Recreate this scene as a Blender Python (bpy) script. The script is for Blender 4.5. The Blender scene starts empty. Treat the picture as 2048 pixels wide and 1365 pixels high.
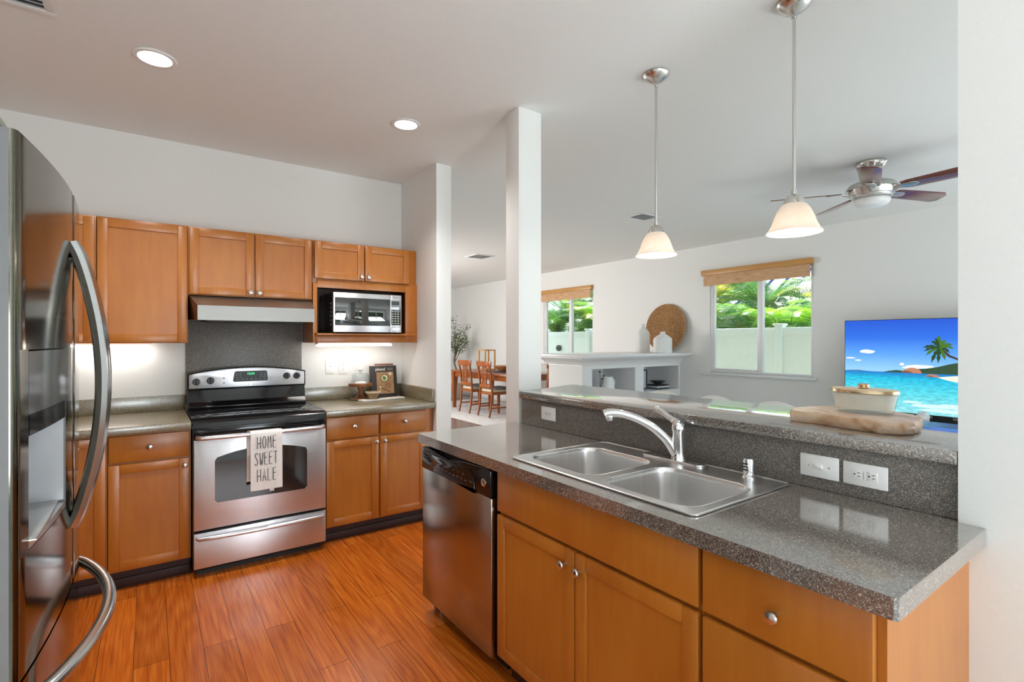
import bpy, bmesh, math, random
from math import sin, cos, pi, radians as R
from mathutils import Vector, Matrix
random.seed(7)
C = bpy.context.scene.collection
SC = bpy.context.scene

# ------------------------------------------------------------------ camera
cam = bpy.data.cameras.new('camera'); cam.sensor_width = 36; cam.lens = 1015/2048*36
cam.shift_y = -1.5/2048; cam.clip_start = .02; cam.clip_end = 200
co = bpy.data.objects.new('camera', cam); C.objects.link(co)
co.location = (0, 0, 1.39); co.rotation_euler = (R(90), 0, R(-35.6)); SC.camera = co

# ------------------------------------------------------------------ view, world, sun, daylight
SC.view_settings.view_transform = 'Standard'; SC.view_settings.look = 'None'
SC.view_settings.gamma = 1; SC.view_settings.use_curve_mapping = False
SC.view_settings.exposure = 0.48
SC.cycles.use_denoising = True
SC.cycles.max_bounces = 10; SC.cycles.diffuse_bounces = 6; SC.cycles.glossy_bounces = 5
SC.cycles.transparent_max_bounces = 12; SC.cycles.sample_clamp_indirect = 6
SC.cycles.caustics_reflective = False; SC.cycles.caustics_refractive = False
W = bpy.data.worlds.new('sky'); SC.world = W; W.use_nodes = True
bg = W.node_tree.nodes['Background']
tc = W.node_tree.nodes.new('ShaderNodeTexCoord'); sx = W.node_tree.nodes.new('ShaderNodeSeparateXYZ')
rp = W.node_tree.nodes.new('ShaderNodeValToRGB')
rp.color_ramp.elements[0].position = 0; rp.color_ramp.elements[0].color = (.85, .92, 1, 1)
rp.color_ramp.elements[1].position = .6; rp.color_ramp.elements[1].color = (.42, .66, 1, 1)
W.node_tree.links.new(tc.outputs['Generated'], sx.inputs[0]); W.node_tree.links.new(sx.outputs['Z'], rp.inputs[0])
W.node_tree.links.new(rp.outputs[0], bg.inputs['Color']); bg.inputs['Strength'].default_value = 2.4

def light(name, kind, loc, energy, col=(1, 1, 1), target=None, **kw):
    l = bpy.data.lights.new(name, kind); l.energy = energy; l.color = col
    for k, v in kw.items(): setattr(l, k, v)
    o = bpy.data.objects.new(name, l); o.location = loc; C.objects.link(o)
    if target is not None:
        o.rotation_euler = (Vector(target)-Vector(loc)).to_track_quat('-Z', 'Y').to_euler()
    return o
sun = light('sun', 'SUN', (10, -5, 12), 8.0, (1, .95, .86), target=(10-.55, -5-.40, 12-.74), angle=.01)
# daylight in the openings that lie outside the picture (garden door behind the camera, living room sliders)
light('garden_door_daylight', 'AREA', (1.06, -2.25, 1.10), 76, (.87, .95, 1), target=(.80, -1.1, 2.9), shape='RECTANGLE', size=1.1, size_y=1.9)
light('slider_daylight', 'AREA', (2.83, -2.25, .70), 14, (.90, .96, 1), target=(3.0, -.9, 2.9), shape='RECTANGLE', size=.95, size_y=1.2)
light('slider_daylight', 'AREA', (4.97, -2.25, .70), 58, (.90, .96, 1), target=(5.0, -.7, 2.9), shape='RECTANGLE', size=2.1, size_y=1.2)
light('dining_fill_light', 'AREA', (1.80, 8.5, 1.5), 95, (1, .98, .95), target=(5, 6.6, 1.6), shape='RECTANGLE', size=1.9, size_y=1.3)  # made-up fill for the dining area, set in an added opening

# ------------------------------------------------------------------ materials
def lin(r, g, b):
    f = lambda c: (c/255)/12.92 if c <= 10 else (((c/255)+.055)/1.055)**2.4
    return (f(r), f(g), f(b), 1)
def newmat(name):
    m = bpy.data.materials.new(name); m.use_nodes = True
    return m, m.node_tree, m.node_tree.nodes['Principled BSDF']
def N(nt, typ, **kw):
    n = nt.nodes.new(typ)
    for k, v in kw.items():
        if hasattr(n, k): setattr(n, k, v)
        else: n.inputs[k].default_value = v
    return n
def ramp(nt, src, stops, const=False):
    r = nt.nodes.new('ShaderNodeValToRGB'); e = r.color_ramp.elements
    if const: r.color_ramp.interpolation = 'CONSTANT'
    while len(e) < len(stops): e.new(.5)
    for el, (p, c) in zip(e, stops): el.position = p; el.color = (c[0], c[1], c[2], 1)
    nt.links.new(src, r.inputs[0]); return r.outputs[0]
def coords(nt, scale=(1, 1, 1), loc=(0, 0, 0), rot=(0, 0, 0), kind='Object'):
    t = nt.nodes.new('ShaderNodeTexCoord'); m = nt.nodes.new('ShaderNodeMapping')
    m.inputs['Scale'].default_value = scale; m.inputs['Location'].default_value = loc; m.inputs['Rotation'].default_value = rot
    nt.links.new(t.outputs[kind], m.inputs[0]); return m.outputs[0]
def bump(nt, b, src, strength=.1, dist=.01):
    n = nt.nodes.new('ShaderNodeBump'); n.inputs['Strength'].default_value = strength; n.inputs['Distance'].default_value = dist
    nt.links.new(src, n.inputs['Height']); nt.links.new(n.outputs[0], b.inputs['Normal'])
def M(name, col, rough=.5, metal=0, var=.04, scale=12, stretch=(1, 1, 1), bmp=0, **kw):
    """plain surface with a faint procedural variation of its colour"""
    m, nt, b = newmat(name)
    n = N(nt, 'ShaderNodeTexNoise', Scale=scale, Detail=3.0)
    nt.links.new(coords(nt, stretch), n.inputs['Vector'])
    c = ramp(nt, n.outputs['Fac'], [(.3, [x*(1-var) for x in col[:3]]), (.7, [min(1, x*(1+var)) for x in col[:3]])])
    nt.links.new(c, b.inputs['Base Color'])
    b.inputs['Roughness'].default_value = rough; b.inputs['Metallic'].default_value = metal
    if bmp: bump(nt, b, n.outputs['Fac'], bmp, .002)
    for k, v in kw.items(): b.inputs[k].default_value = v
    return m
def emis(name, col, strength):
    m, nt, b = newmat(name)
    b.inputs['Base Color'].default_value = (*col[:3], 1); b.inputs['Emission Color'].default_value = (*col[:3], 1)
    b.inputs['Emission Strength'].default_value = strength; return m
def pane_mat(name, tint=(.97, 1, .98), f0=.045, rough=0.0):
    m = bpy.data.materials.new(name); m.use_nodes = True; nt = m.node_tree; nt.nodes.clear()
    o = nt.nodes.new('ShaderNodeOutputMaterial'); mx = nt.nodes.new('ShaderNodeMixShader')
    lw = nt.nodes.new('ShaderNodeLayerWeight'); lw.inputs['Blend'].default_value = .5
    p = N(nt, 'ShaderNodeMath', operation='POWER'); p.inputs[1].default_value = 5; nt.links.new(lw.outputs['Facing'], p.inputs[0])
    a = N(nt, 'ShaderNodeMath', operation='MULTIPLY_ADD'); a.inputs[1].default_value = .9-f0; a.inputs[2].default_value = f0; nt.links.new(p.outputs[0], a.inputs[0])
    t = nt.nodes.new('ShaderNodeBsdfTransparent'); t.inputs[0].default_value = (*tint, 1)
    g = nt.nodes.new('ShaderNodeBsdfGlossy'); g.inputs['Roughness'].default_value = rough
    nt.links.new(a.outputs[0], mx.inputs[0]); nt.links.new(t.outputs[0], mx.inputs[1]); nt.links.new(g.outputs[0], mx.inputs[2])
    nt.links.new(mx.outputs[0], o.inputs[0]); return m
def wood(name, c1, c2, rough=.35, stretch=(9, 9, 1.2), scale=3, coat=.28):
    m, nt, b = newmat(name)
    n1 = N(nt, 'ShaderNodeTexNoise', Scale=scale, Detail=5.0, Distortion=.6)
    nt.links.new(coords(nt, stretch), n1.inputs['Vector'])
    n2 = N(nt, 'ShaderNodeTexNoise', Scale=1.6, Detail=2.0); nt.links.new(coords(nt, (1.5, 1.5, 1)), n2.inputs['Vector'])
    mx = N(nt, 'ShaderNodeMix', data_type='RGBA'); mx.inputs[0].default_value = .5
    nt.links.new(ramp(nt, n1.outputs['Fac'], [(.3, c1), (.7, c2)]), mx.inputs[6])
    nt.links.new(ramp(nt, n2.outputs['Fac'], [(.35, c1), (.65, c2)]), mx.inputs[7])
    nt.links.new(mx.outputs[2], b.inputs['Base Color'])
    b.inputs['Roughness'].default_value = rough; b.inputs['Coat Weight'].default_value = coat; b.inputs['Coat Roughness'].default_value = .25
    bump(nt, b, n1.outputs['Fac'], .03, .002); return m
def stone(name, dark, mid, light_, scale=330, rough=.2, coat=1.0):
    m, nt, b = newmat(name)
    v = N(nt, 'ShaderNodeTexVoronoi', Scale=scale); nt.links.new(coords(nt), v.inputs['Vector'])
    sp = nt.nodes.new('ShaderNodeSeparateColor'); nt.links.new(v.outputs['Color'], sp.inputs[0])
    c = ramp(nt, sp.outputs[0], [(0, dark), (.42, mid), (.78, [x*1.5 for x in mid[:3]]), (.9, light_)], const=True)
    nt.links.new(c, b.inputs['Base Color']); b.inputs['Roughness'].default_value = rough
    b.inputs['IOR'].default_value = 1.6 if rough > .3 else 1.9
    b.inputs['Coat Weight'].default_value = coat; b.inputs['Coat IOR'].default_value = 2.0; b.inputs['Coat Roughness'].default_value = .10; return m
def steel(name, col, rough, brush=(1, 1, 60), bmp=.02, aniso=0):
    m, nt, b = newmat(name)
    n = N(nt, 'ShaderNodeTexNoise', Scale=6.0, Detail=4.0); nt.links.new(coords(nt, brush), n.inputs['Vector'])
    nt.links.new(ramp(nt, n.outputs['Fac'], [(.3, [x*.94 for x in col[:3]]), (.7, [min(1, x*1.05) for x in col[:3]])]), b.inputs['Base Color'])
    mr = N(nt, 'ShaderNodeMapRange'); mr.inputs[3].default_value = rough*.85; mr.inputs[4].default_value = rough*1.15
    nt.links.new(n.outputs['Fac'], mr.inputs[0]); nt.links.new(mr.outputs[0], b.inputs['Roughness'])
    b.inputs['Metallic'].default_value = 1
    if aniso:
        b.inputs['Anisotropic'].default_value = aniso; b.inputs['Anisotropic Rotation'].default_value = .25
        t = N(nt, 'ShaderNodeTangent', direction_type='RADIAL', axis='Z'); nt.links.new(t.outputs[0], b.inputs['Tangent'])
    return m

def floor_mat():
    m, nt, b = newmat('laminate')
    vec = coords(nt, (1, 1, 1), (.3, -.329+.1275*4, 0), (0, 0, 0))
    t = nt.nodes.new('ShaderNodeTexCoord'); s = nt.nodes.new('ShaderNodeSeparateXYZ'); nt.links.new(t.outputs['Object'], s.inputs[0])
    off = N(nt, 'ShaderNodeMath', operation='ADD'); off.inputs[1].default_value = -.329+.1275*60; nt.links.new(s.outputs['X'], off.inputs[0])
    offy = N(nt, 'ShaderNodeMath', operation='ADD'); offy.inputs[1].default_value = 30; nt.links.new(s.outputs['Y'], offy.inputs[0])
    cb = nt.nodes.new('ShaderNodeCombineXYZ'); nt.links.new(offy.outputs[0], cb.inputs[0]); nt.links.new(off.outputs[0], cb.inputs[1])
    br = N(nt, 'ShaderNodeTexBrick', offset=.38, offset_frequency=2, squash=1.0)
    for k, v in {'Scale': 1.0, 'Mortar Size': .0011, 'Mortar Smooth': .1, 'Bias': 0.0, 'Brick Width': 1.21, 'Row Height': .1275}.items(): br.inputs[k].default_value = v
    br.inputs['Color1'].default_value = (.0, .0, .0, 1); br.inputs['Color2'].default_value = (1, 1, 1, 1); br.inputs['Mortar'].default_value = (.5, .5, .5, 1)
    nt.links.new(cb.outputs[0], br.inputs['Vector'])
    sep = nt.nodes.new('ShaderNodeSeparateColor'); nt.links.new(br.outputs['Color'], sep.inputs[0])
    # grain, shifted plank by plank
    sh = N(nt, 'ShaderNodeMath', operation='MULTIPLY'); sh.inputs[1].default_value = 37; nt.links.new(sep.outputs[0], sh.inputs[0])
    gx = N(nt, 'ShaderNodeMath', operation='MULTIPLY'); gx.inputs[1].default_value = 7; nt.links.new(s.outputs['X'], gx.inputs[0])
    gy = N(nt, 'ShaderNodeMath', operation='MULTIPLY'); gy.inputs[1].default_value = .75; nt.links.new(s.outputs['Y'], gy.inputs[0])
    cg = nt.nodes.new('ShaderNodeCombineXYZ'); nt.links.new(gx.outputs[0], cg.inputs[0]); nt.links.new(gy.outputs[0], cg.inputs[1]); nt.links.new(sh.outputs[0], cg.inputs[2])
    base = N(nt, 'ShaderNodeTexNoise', Scale=1.0, Detail=.6, Distortion=.25); nt.links.new(cg.outputs[0], base.inputs['Vector'])
    wv = N(nt, 'ShaderNodeMath', operation='MULTIPLY'); wv.inputs[1].default_value = 75; nt.links.new(base.outputs['Fac'], wv.inputs[0])
    sn = N(nt, 'ShaderNodeMath', operation='SINE'); nt.links.new(wv.outputs[0], sn.inputs[0])
    fine = N(nt, 'ShaderNodeTexNoise', Scale=6.0, Detail=5.0); nt.links.new(coords(nt, (16, .55, 1)), fine.inputs['Vector'])
    mix = N(nt, 'ShaderNodeMath', operation='MULTIPLY_ADD'); mix.inputs[1].default_value = .07; nt.links.new(sn.outputs[0], mix.inputs[0]); nt.links.new(fine.outputs['Fac'], mix.inputs[2])
    col = ramp(nt, mix.outputs[0], [(.25, lin(168, 76, 16)), (.45, lin(198, 98, 24)), (.6, lin(212, 112, 32)), (.8, lin(224, 130, 48))])
    hs = N(nt, 'ShaderNodeHueSaturation'); nt.links.new(col, hs.inputs['Color'])
    vr = N(nt, 'ShaderNodeMapRange'); vr.inputs[3].default_value = .86; vr.inputs[4].default_value = 1.12
    nt.links.new(sep.outputs[0], vr.inputs[0]); nt.links.new(vr.outputs[0], hs.inputs['Value'])
    mm = N(nt, 'ShaderNodeMix', data_type='RGBA'); nt.links.new(br.outputs['Fac'], mm.inputs[0]); nt.links.new(hs.outputs[0], mm.inputs[6]); mm.inputs[7].default_value = lin(70, 28, 10)
    nt.links.new(mm.outputs[2], b.inputs['Base Color']); b.inputs['Roughness'].default_value = .25
    b.inputs['Specular IOR Level'].default_value = .5
    bump(nt, b, br.outputs['Fac'], -.15, .001); return m

MT = dict(
 wall=M('wall_paint', (.835, .835, .812), .65, var=.012, scale=120, bmp=.05),
 ceil=M('ceiling_paint', (.87, .87, .85), .8, var=.012, scale=90, bmp=.05),
 white=M('white_gloss_paint', (.84, .84, .84), .35, var=.01),
 plastic=M('white_plastic', (.90, .90, .89), .3, var=.01),
 slot=M('dark_slot', (.03, .03, .03), .5),
 cab=wood('maple_stain', lin(190, 120, 42), lin(173, 98, 29)),
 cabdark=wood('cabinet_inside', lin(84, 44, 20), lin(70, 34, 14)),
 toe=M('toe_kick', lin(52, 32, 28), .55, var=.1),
 stone=stone('speckled_laminate', lin(86, 80, 75)[:3], lin(122, 115, 107)[:3], lin(188, 181, 173)[:3], 480, .12),
 stoneback=stone('speckled_worktop', lin(96, 86, 66)[:3], lin(128, 115, 88)[:3], lin(180, 168, 140)[:3], 480, .28, .15),
 stonewall=stone('speckled_panel', lin(86, 81, 76)[:3], lin(118, 111, 105)[:3], lin(168, 162, 154)[:3], 480, .42, 0),
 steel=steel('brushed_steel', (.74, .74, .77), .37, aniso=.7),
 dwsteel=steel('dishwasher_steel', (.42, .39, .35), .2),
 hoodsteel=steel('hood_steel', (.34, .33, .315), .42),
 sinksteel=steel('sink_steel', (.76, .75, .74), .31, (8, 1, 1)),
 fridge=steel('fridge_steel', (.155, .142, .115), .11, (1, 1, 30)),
 fridgeside=M('fridge_side', (.17, .17, .17), .5, 0, var=.05),
 chrome=M('chrome', (.86, .86, .87), .06, 1, var=.01),
 nickel=M('satin_nickel', (.66, .64, .61), .24, 1, var=.02),
 black=M('black_gloss', (.008, .008, .009), .12, var=.02),
 blackmat=M('black_satin', (.014, .014, .015), .4, var=.02),
 ovenglass=M('oven_glass', (.018, .017, .017), .06, var=.02, IOR=1.7),
 mwglass=M('microwave_glass', (.02, .022, .02), .03, var=.02, IOR=2.0),
 cooktop=M('cooktop_glass', (.010, .010, .011), .07, var=.02),
 glass=pane_mat('clear_glass'),
 domeglass=pane_mat('dome_glass', (.95, .97, .97), .06),
 dishglass=pane_mat('thick_glass', (.96, .985, .96), .05),
 towel=M('towel_cotton', (.90, .88, .85), .9, var=.03, scale=60, bmp=.15),
 ink=M('black_print', (.012, .012, .012), .7),
 green=emis('green_digits', (.05, .9, .3), 1.4),
 led=emis('lamp_lens', (1, .97, .92), 9),
 bulb=emis('bulb_glow', (1, .96, .9), 1.6),
 wdark=wood('dining_wood', lin(168, 92, 38), lin(136, 68, 24), .3, (6, 6, 1.4)),
 wfan=wood('blade_wood', lin(112, 46, 24), lin(92, 34, 18), .25, (4, 4, 4), 3, 1.0),
 bamboo=wood('bamboo', lin(206, 152, 84), lin(192, 136, 70), .5, (1, 8, 40)),
)
MT['floor'] = floor_mat()
def shade_mat():
    m, nt, b = newmat('alabaster_glass')
    n = N(nt, 'ShaderNodeTexNoise', Scale=14.0, Detail=4.0, Distortion=1.2); nt.links.new(coords(nt), n.inputs['Vector'])
    nt.links.new(ramp(nt, n.outputs['Fac'], [(.35, (.86, .80, .74)), (.65, (.93, .90, .87))]), b.inputs['Base Color'])
    b.inputs['Roughness'].default_value = .35; b.inputs['Subsurface Weight'].default_value = 0
    tr = nt.nodes.new('ShaderNodeBsdfTranslucent'); tr.inputs[0].default_value = (.92, .84, .76, 1)
    mx = nt.nodes.new('ShaderNodeMixShader'); mx.inputs[0].default_value = .45
    nt.links.new(b.outputs[0], mx.inputs[1]); nt.links.new(tr.outputs[0], mx.inputs[2])
    nt.links.new(mx.outputs[0], nt.nodes['Material Output'].inputs[0]); return m
MT['shade'] = shade_mat()

# ------------------------------------------------------------------ mesh builder
class MB:
    def __init__(s, *mats): s.bm = bmesh.new(); s.mats = list(mats)
    def mi(s, m):
        if m is None: return 0
        if m not in s.mats: s.mats.append(m)
        return s.mats.index(m)
    def _merge(s, t, m):
        i = s.mi(m)
        for f in t.faces: f.material_index = i
        me = bpy.data.meshes.new('t'); t.to_mesh(me); t.free(); s.bm.from_mesh(me); bpy.data.meshes.remove(me)
    def box(s, x0, x1, y0, y1, z0, z1, bev=0, m=None, seg=2, rot=None, at=None):
        t = bmesh.new(); bmesh.ops.create_cube(t, size=1)
        mat = Matrix.Translation(((x0+x1)/2, (y0+y1)/2, (z0+z1)/2)) @ Matrix.Diagonal((abs(x1-x0), abs(y1-y0), abs(z1-z0), 1))
        bmesh.ops.transform(t, matrix=mat, verts=t.verts)
        if bev: bmesh.ops.bevel(t, geom=t.edges[:], offset=bev, segments=seg, profile=.5, affect='EDGES', clamp_overlap=True)
        if rot is not None:
            bmesh.ops.transform(t, matrix=Matrix.Translation(at) @ rot.to_4x4() @ Matrix.Translation(-Vector(at)), verts=t.verts)
        s._merge(t, m); return s
    def verts(s, pts, faces, m=None):
        i = s.mi(m); vs = [s.bm.verts.new(p) for p in pts]
        for f in faces:
            try: s.bm.faces.new([vs[k] for k in f]).material_index = i
            except ValueError: pass
        return s
    def prism(s, pts, ax, a0, a1, m=None, bev=0):
        """polygon pts (in the two other axes, in order) extruded along ax from a0 to a1"""
        t = bmesh.new()
        def P(p, a): return {'x': (a, p[0], p[1]), 'y': (p[0], a, p[1]), 'z': (p[0], p[1], a)}[ax]
        lo = [t.verts.new(P(p, a0)) for p in pts]; hi = [t.verts.new(P(p, a1)) for p in pts]; n = len(pts)
        t.faces.new(lo); t.faces.new(hi[::-1])
        for i in range(n): t.faces.new((lo[i], hi[i], hi[(i+1) % n], lo[(i+1) % n]))
        bmesh.ops.recalc_face_normals(t, faces=t.faces[:])
        if bev: bmesh.ops.bevel(t, geom=t.edges[:], offset=bev, segments=2, profile=.5, affect='EDGES', clamp_overlap=True)
        s._merge(t, m); return s
    def plate(s, outer, holes, z0, z1, m=None):
        """flat slab with holes: loops of (x, y)"""
        t = bmesh.new(); es = []; loops = []
        for lp in [outer]+holes:
            vs = [t.verts.new((p[0], p[1], z1)) for p in lp]; loops.append(vs)
            es += [t.edges.new((vs[i], vs[(i+1) % len(vs)])) for i in range(len(vs))]
        bmesh.ops.triangle_fill(t, use_beauty=True, edges=es)
        if z1 != z0:
            r = bmesh.ops.extrude_face_region(t, geom=t.faces[:])
            bmesh.ops.translate(t, vec=(0, 0, z0-z1), verts=[v for v in r['geom'] if isinstance(v, bmesh.types.BMVert)])
        bmesh.ops.recalc_face_normals(t, faces=t.faces[:]); s._merge(t, m); return s
    def lathe(s, prof, c=(0, 0, 0), n=28, m=None, axis='z', sx=1, sy=1, caps=True):
        t = bmesh.new(); rings = []
        for r, z in prof:
            if r < 1e-6: rings.append([t.verts.new((0, 0, z))])
            else: rings.append([t.verts.new((r*cos(2*pi*k/n)*sx, r*sin(2*pi*k/n)*sy, z)) for k in range(n)])
        for a, b in zip(rings, rings[1:]):
            for k in range(n):
                q = [a[k % len(a)], a[(k+1) % len(a)], b[(k+1) % len(b)], b[k % len(b)]]
                u = []
                for v in q:
                    if v not in u: u.append(v)
                if len(u) > 2:
                    try: t.faces.new(u)
                    except ValueError: pass
        if caps:
            for rg in (rings[0], rings[-1]):
                if len(rg) > 1:
                    try: t.faces.new(rg)
                    except ValueError: pass
        bmesh.ops.recalc_face_normals(t, faces=t.faces[:])
        rot = {'z': Matrix(), 'x': Matrix.Rotation(pi/2, 4, 'Y'), '-x': Matrix.Rotation(-pi/2, 4, 'Y'), '-y': Matrix.Rotation(pi/2, 4, 'X'), 'y': Matrix.Rotation(-pi/2, 4, 'X')}[axis]
        bmesh.ops.transform(t, matrix=Matrix.Translation(c) @ rot, verts=t.verts); s._merge(t, m); return s
    def cyl(s, c, r, h, axis='z', n=24, m=None, r2=None):
        return s.lathe([(r, 0), (r if r2 is None else r2, h)], c, n, m, axis)
    def tube(s, pts, rad, n=10, m=None, sq=1.0, up=None):
        """tube through pts; rad a number or one per point; sq flattens along the second frame axis"""
        t = bmesh.new(); P = [Vector(p) for p in pts]; rings = []
        rad = [rad]*len(P) if not hasattr(rad, '__len__') else rad
        tan = [(P[min(i+1, len(P)-1)]-P[max(i-1, 0)]).normalized() for i in range(len(P))]
        u = Vector(up) if up else (Vector((0, 0, 1)) if abs(tan[0].z) < .9 else Vector((1, 0, 0)))
        for i, p in enumerate(P):
            a = (u-tan[i]*u.dot(tan[i])).normalized(); b = tan[i].cross(a); u = a
            rings.append([t.verts.new(p+(a*cos(2*pi*k/n)+b*sin(2*pi*k/n)*sq)*rad[i]) for k in range(n)])
        for a, b in zip(rings, rings[1:]):
            for k in range(n): t.faces.new((a[k], a[(k+1) % n], b[(k+1) % n], b[k]))
        t.faces.new(rings[0][::-1]); t.faces.new(rings[-1])
        bmesh.ops.recalc_face_normals(t, faces=t.faces[:]); s._merge(t, m); return s
    def ball(s, c, r, m=None, sc=(1, 1, 1), n=20):
        t = bmesh.new(); bmesh.ops.create_uvsphere(t, u_segments=n, v_segments=n//2, radius=r)
        bmesh.ops.transform(t, matrix=Matrix.Translation(c) @ Matrix.Diagonal((*sc, 1)), verts=t.verts); s._merge(t, m); return s
    def text(s, txt, size, mat4, m, depth=.0004, align='CENTER'):
        cu = bpy.data.curves.new('t', 'FONT'); cu.body = txt; cu.size = size; cu.extrude = depth; cu.align_x = align; cu.align_y = 'CENTER'
        ob = bpy.data.objects.new('t', cu); C.objects.link(ob)
        dg = bpy.context.evaluated_depsgraph_get(); me = bpy.data.meshes.new_from_object(ob.evaluated_get(dg))
        bpy.data.objects.remove(ob); bpy.data.curves.remove(cu)
        t = bmesh.new(); t.from_mesh(me); bpy.data.meshes.remove(me)
        bmesh.ops.transform(t, matrix=mat4, verts=t.verts); s._merge(t, m); return s
    def build(s, name, mat=None, parent=None, label=None, smooth=40, loc=None):
        me = bpy.data.meshes.new(name)
        org = ORG.get(parent, Vector()) if loc is None else Vector(loc)
        if org.length: bmesh.ops.translate(s.bm, vec=-org, verts=s.bm.verts)
        s.bm.to_mesh(me); s.bm.free()
        for m in ([mat] if mat and not s.mats else s.mats): me.materials.append(m)
        if smooth:
            me.polygons.foreach_set('use_smooth', [True]*len(me.polygons)); me.set_sharp_from_angle(angle=R(smooth))
        o = bpy.data.objects.new(name, me); C.objects.link(o)
        if parent is not None: o.parent = parent; ORG[o] = org
        elif loc is not None: o.location = loc; ORG[o] = org
        if label: o['label'] = label
        return o
ORG = {}
def thing(name, label, cat, loc=(0, 0, 0), group=None):
    o = bpy.data.objects.new(name, None); o.empty_display_size = .1; C.objects.link(o); o.location = loc
    o['label'] = label; o['category'] = cat
    if group: o['group'] = group
    ORG[o] = Vector(loc); return o
def tag(o, label, cat, group=None):
    o['label'] = label; o['category'] = cat
    if group: o['group'] = group
    return o
def struct(name, mb, mat=None, parent=None, label=None):
    o = mb.build(name, mat, parent)
    if parent is None: o['kind'] = 'structure'
    if label: o['label'] = label
    return o
def copy_tree(o, parent=None):
    c = o.copy(); C.objects.link(c); c.parent = parent
    if parent is not None: c.matrix_parent_inverse = o.matrix_parent_inverse.copy()
    for ch in list(o.children): copy_tree(ch, c)
    return c
def rrect(x0, x1, y0, y1, r, n=5):
    pts = []
    for cx, cy, a in ((x1-r, y1-r, 0), (x0+r, y1-r, 90), (x0+r, y0+r, 180), (x1-r, y0+r, 270)):
        for k in range(n+1):
            t = R(a+90*k/n); pts.append((cx+r*cos(t), cy+r*sin(t)))
    return pts
def arc(p0, p1, p2, n=14):
    """quadratic curve through three control points"""
    a, b, c = map(Vector, (p0, p1, p2))
    return [a*(1-t)**2+b*2*t*(1-t)+c*t*t for t in [i/n for i in range(n+1)]]
def spline(pts, n=8):
    P = [Vector(p) for p in pts]; out = []
    for i in range(len(P)-1):
        p0, p1, p2, p3 = P[max(i-1, 0)], P[i], P[i+1], P[min(i+2, len(P)-1)]
        for k in range(n):
            t = k/n; out.append(.5*((2*p1)+(p2-p0)*t+(2*p0-5*p1+4*p2-p3)*t*t+(3*p1-p0-3*p2+p3)*t**3))
    return out+[P[-1]]

# ------------------------------------------------------------------ the setting
CE = 2.747
struct('floor', MB().box(-1.2, 6.7, -2.4, 11.8, -.06, 0), MT['floor'])
struct('floor_nook_bounce', MB().box(-1.05, 1.72, -2.2, .30, .001, .008), M('nook_bounce_pale', (.66, .65, .63), .35, var=.04, scale=5))  # pale layer added out of view to whiten bounce and range reflections
struct('floor_dining', MB().box(1.93, 6.5, 5.6, 11.55, .0005, .0115), wood('dining_floor', lin(136, 116, 104), lin(112, 92, 82), .25, (8, 1, 1), 2))
struct('floor_living_bounce', MB().box(2.0, 6.5, -2.2, 5.6, .001, .012), M('living_bounce_pale', (.62, .60, .57), .95, var=.08, scale=30, bmp=.2))  # unseen pale layer added so less red bounces onto the ceiling
struct('ceiling', MB().box(-1.2, 6.7, -2.4, 11.8, CE, CE+.15), MT['ceil'])
wall = MT['wall']
struct('wall_back', MB().box(-1.17, 1.79, 4.16, 4.28, 0, CE), wall)
struct('wall_left', MB().box(-1.17, -1.05, -2.3, 4.16, 0, CE), wall)
struct('wall_stub', MB().box(1.79, 1.917, 3.494, 4.6, 0, CE).box(1.79, 1.917, 4.6, 11.6, 0, .8).box(1.79, 1.917, 4.6, 7.5, .8, CE).box(1.79, 1.917, 9.5, 11.6, .8, CE).box(1.79, 1.917, 7.5, 9.5, 2.2, CE), wall)
struct('wall_dining', MB().box(1.79, 6.64, 11.57, 11.69, 0, CE), wall)
struct('wall_right', MB().box(1.72, 1.98, -2.3, .40, 0, CE), wall)
struct('wall_bar', MB().box(1.756, 1.90, .402, 2.364, 0, 1.06), wall)
struct('column', MB().box(1.742, 1.910, 2.366, 2.496, 0, CE, .004), wall)
w1 = (2.86, 4.25, .935, 2.33); w2 = (6.59, 8.0, .935, 2.33)
ww = MB()
ys = [-2.3, w1[0], w1[1], w2[0], w2[1], 11.6]
for a, b in ((0, 1), (2, 3), (4, 5)): ww.box(6.52, 6.64, ys[a], ys[b], 0, CE)
for w in (w1, w2): ww.box(6.52, 6.64, w[0], w[1], 0, w[2]); ww.box(6.52, 6.64, w[0], w[1], w[3], CE)
struct('wall_window', ww, wall)
# south wall behind the camera: garden door to the nook, wide sliders to the living room
struct('wall_south', MB().box(-1.17, .5, -2.32, -2.2, 0, CE).box(.5, 1.65, -2.32, -2.2, 2.15, CE).box(1.65, 2.3, -2.32, -2.2, 0, CE)
       .box(2.3, 6.1, -2.32, -2.2, 2.25, CE).box(3.36, 3.85, -2.32, -2.2, 0, 2.25).box(6.1, 6.64, -2.32, -2.2, 0, CE), wall)
for i, (a, b, h) in enumerate(((.5, 1.65, 2.15), (2.3, 3.36, 2.25), (3.85, 6.1, 2.25)), 1):
    d = MB()
    for x in (a, (a+b)/2-.03, b-.06): d.box(x, x+.06, -2.30, -2.23, 0, h)
    d.box(a, b, -2.30, -2.23, h-.06, h).box(a, b, -2.30, -2.23, 0, .05)
    struct('door_%d' % i, d, MT['white'])
d = MB()
for y in (7.5, 8.47, 9.44): d.box(1.82, 1.88, y, y+.06, .8, 2.2)
d.box(1.82, 1.88, 7.5, 9.5, .8, .86).box(1.82, 1.88, 7.5, 9.5, 2.14, 2.2); struct('window_3', d, MT['white'])  # invented frame around the dining fill, out of view
struct('baseboard_stub', MB().box(1.775, 1.93, 3.48, 3.494, 0, .09, .003), MT['white'])
struct('baseboard_window', MB().box(6.506, 6.52, -2.2, 11.57, 0, .09, .003), MT['white'])
struct('baseboard_dining', MB().box(1.917, 6.506, 11.556, 11.57, 0, .09, .003), MT['white'])
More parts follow.
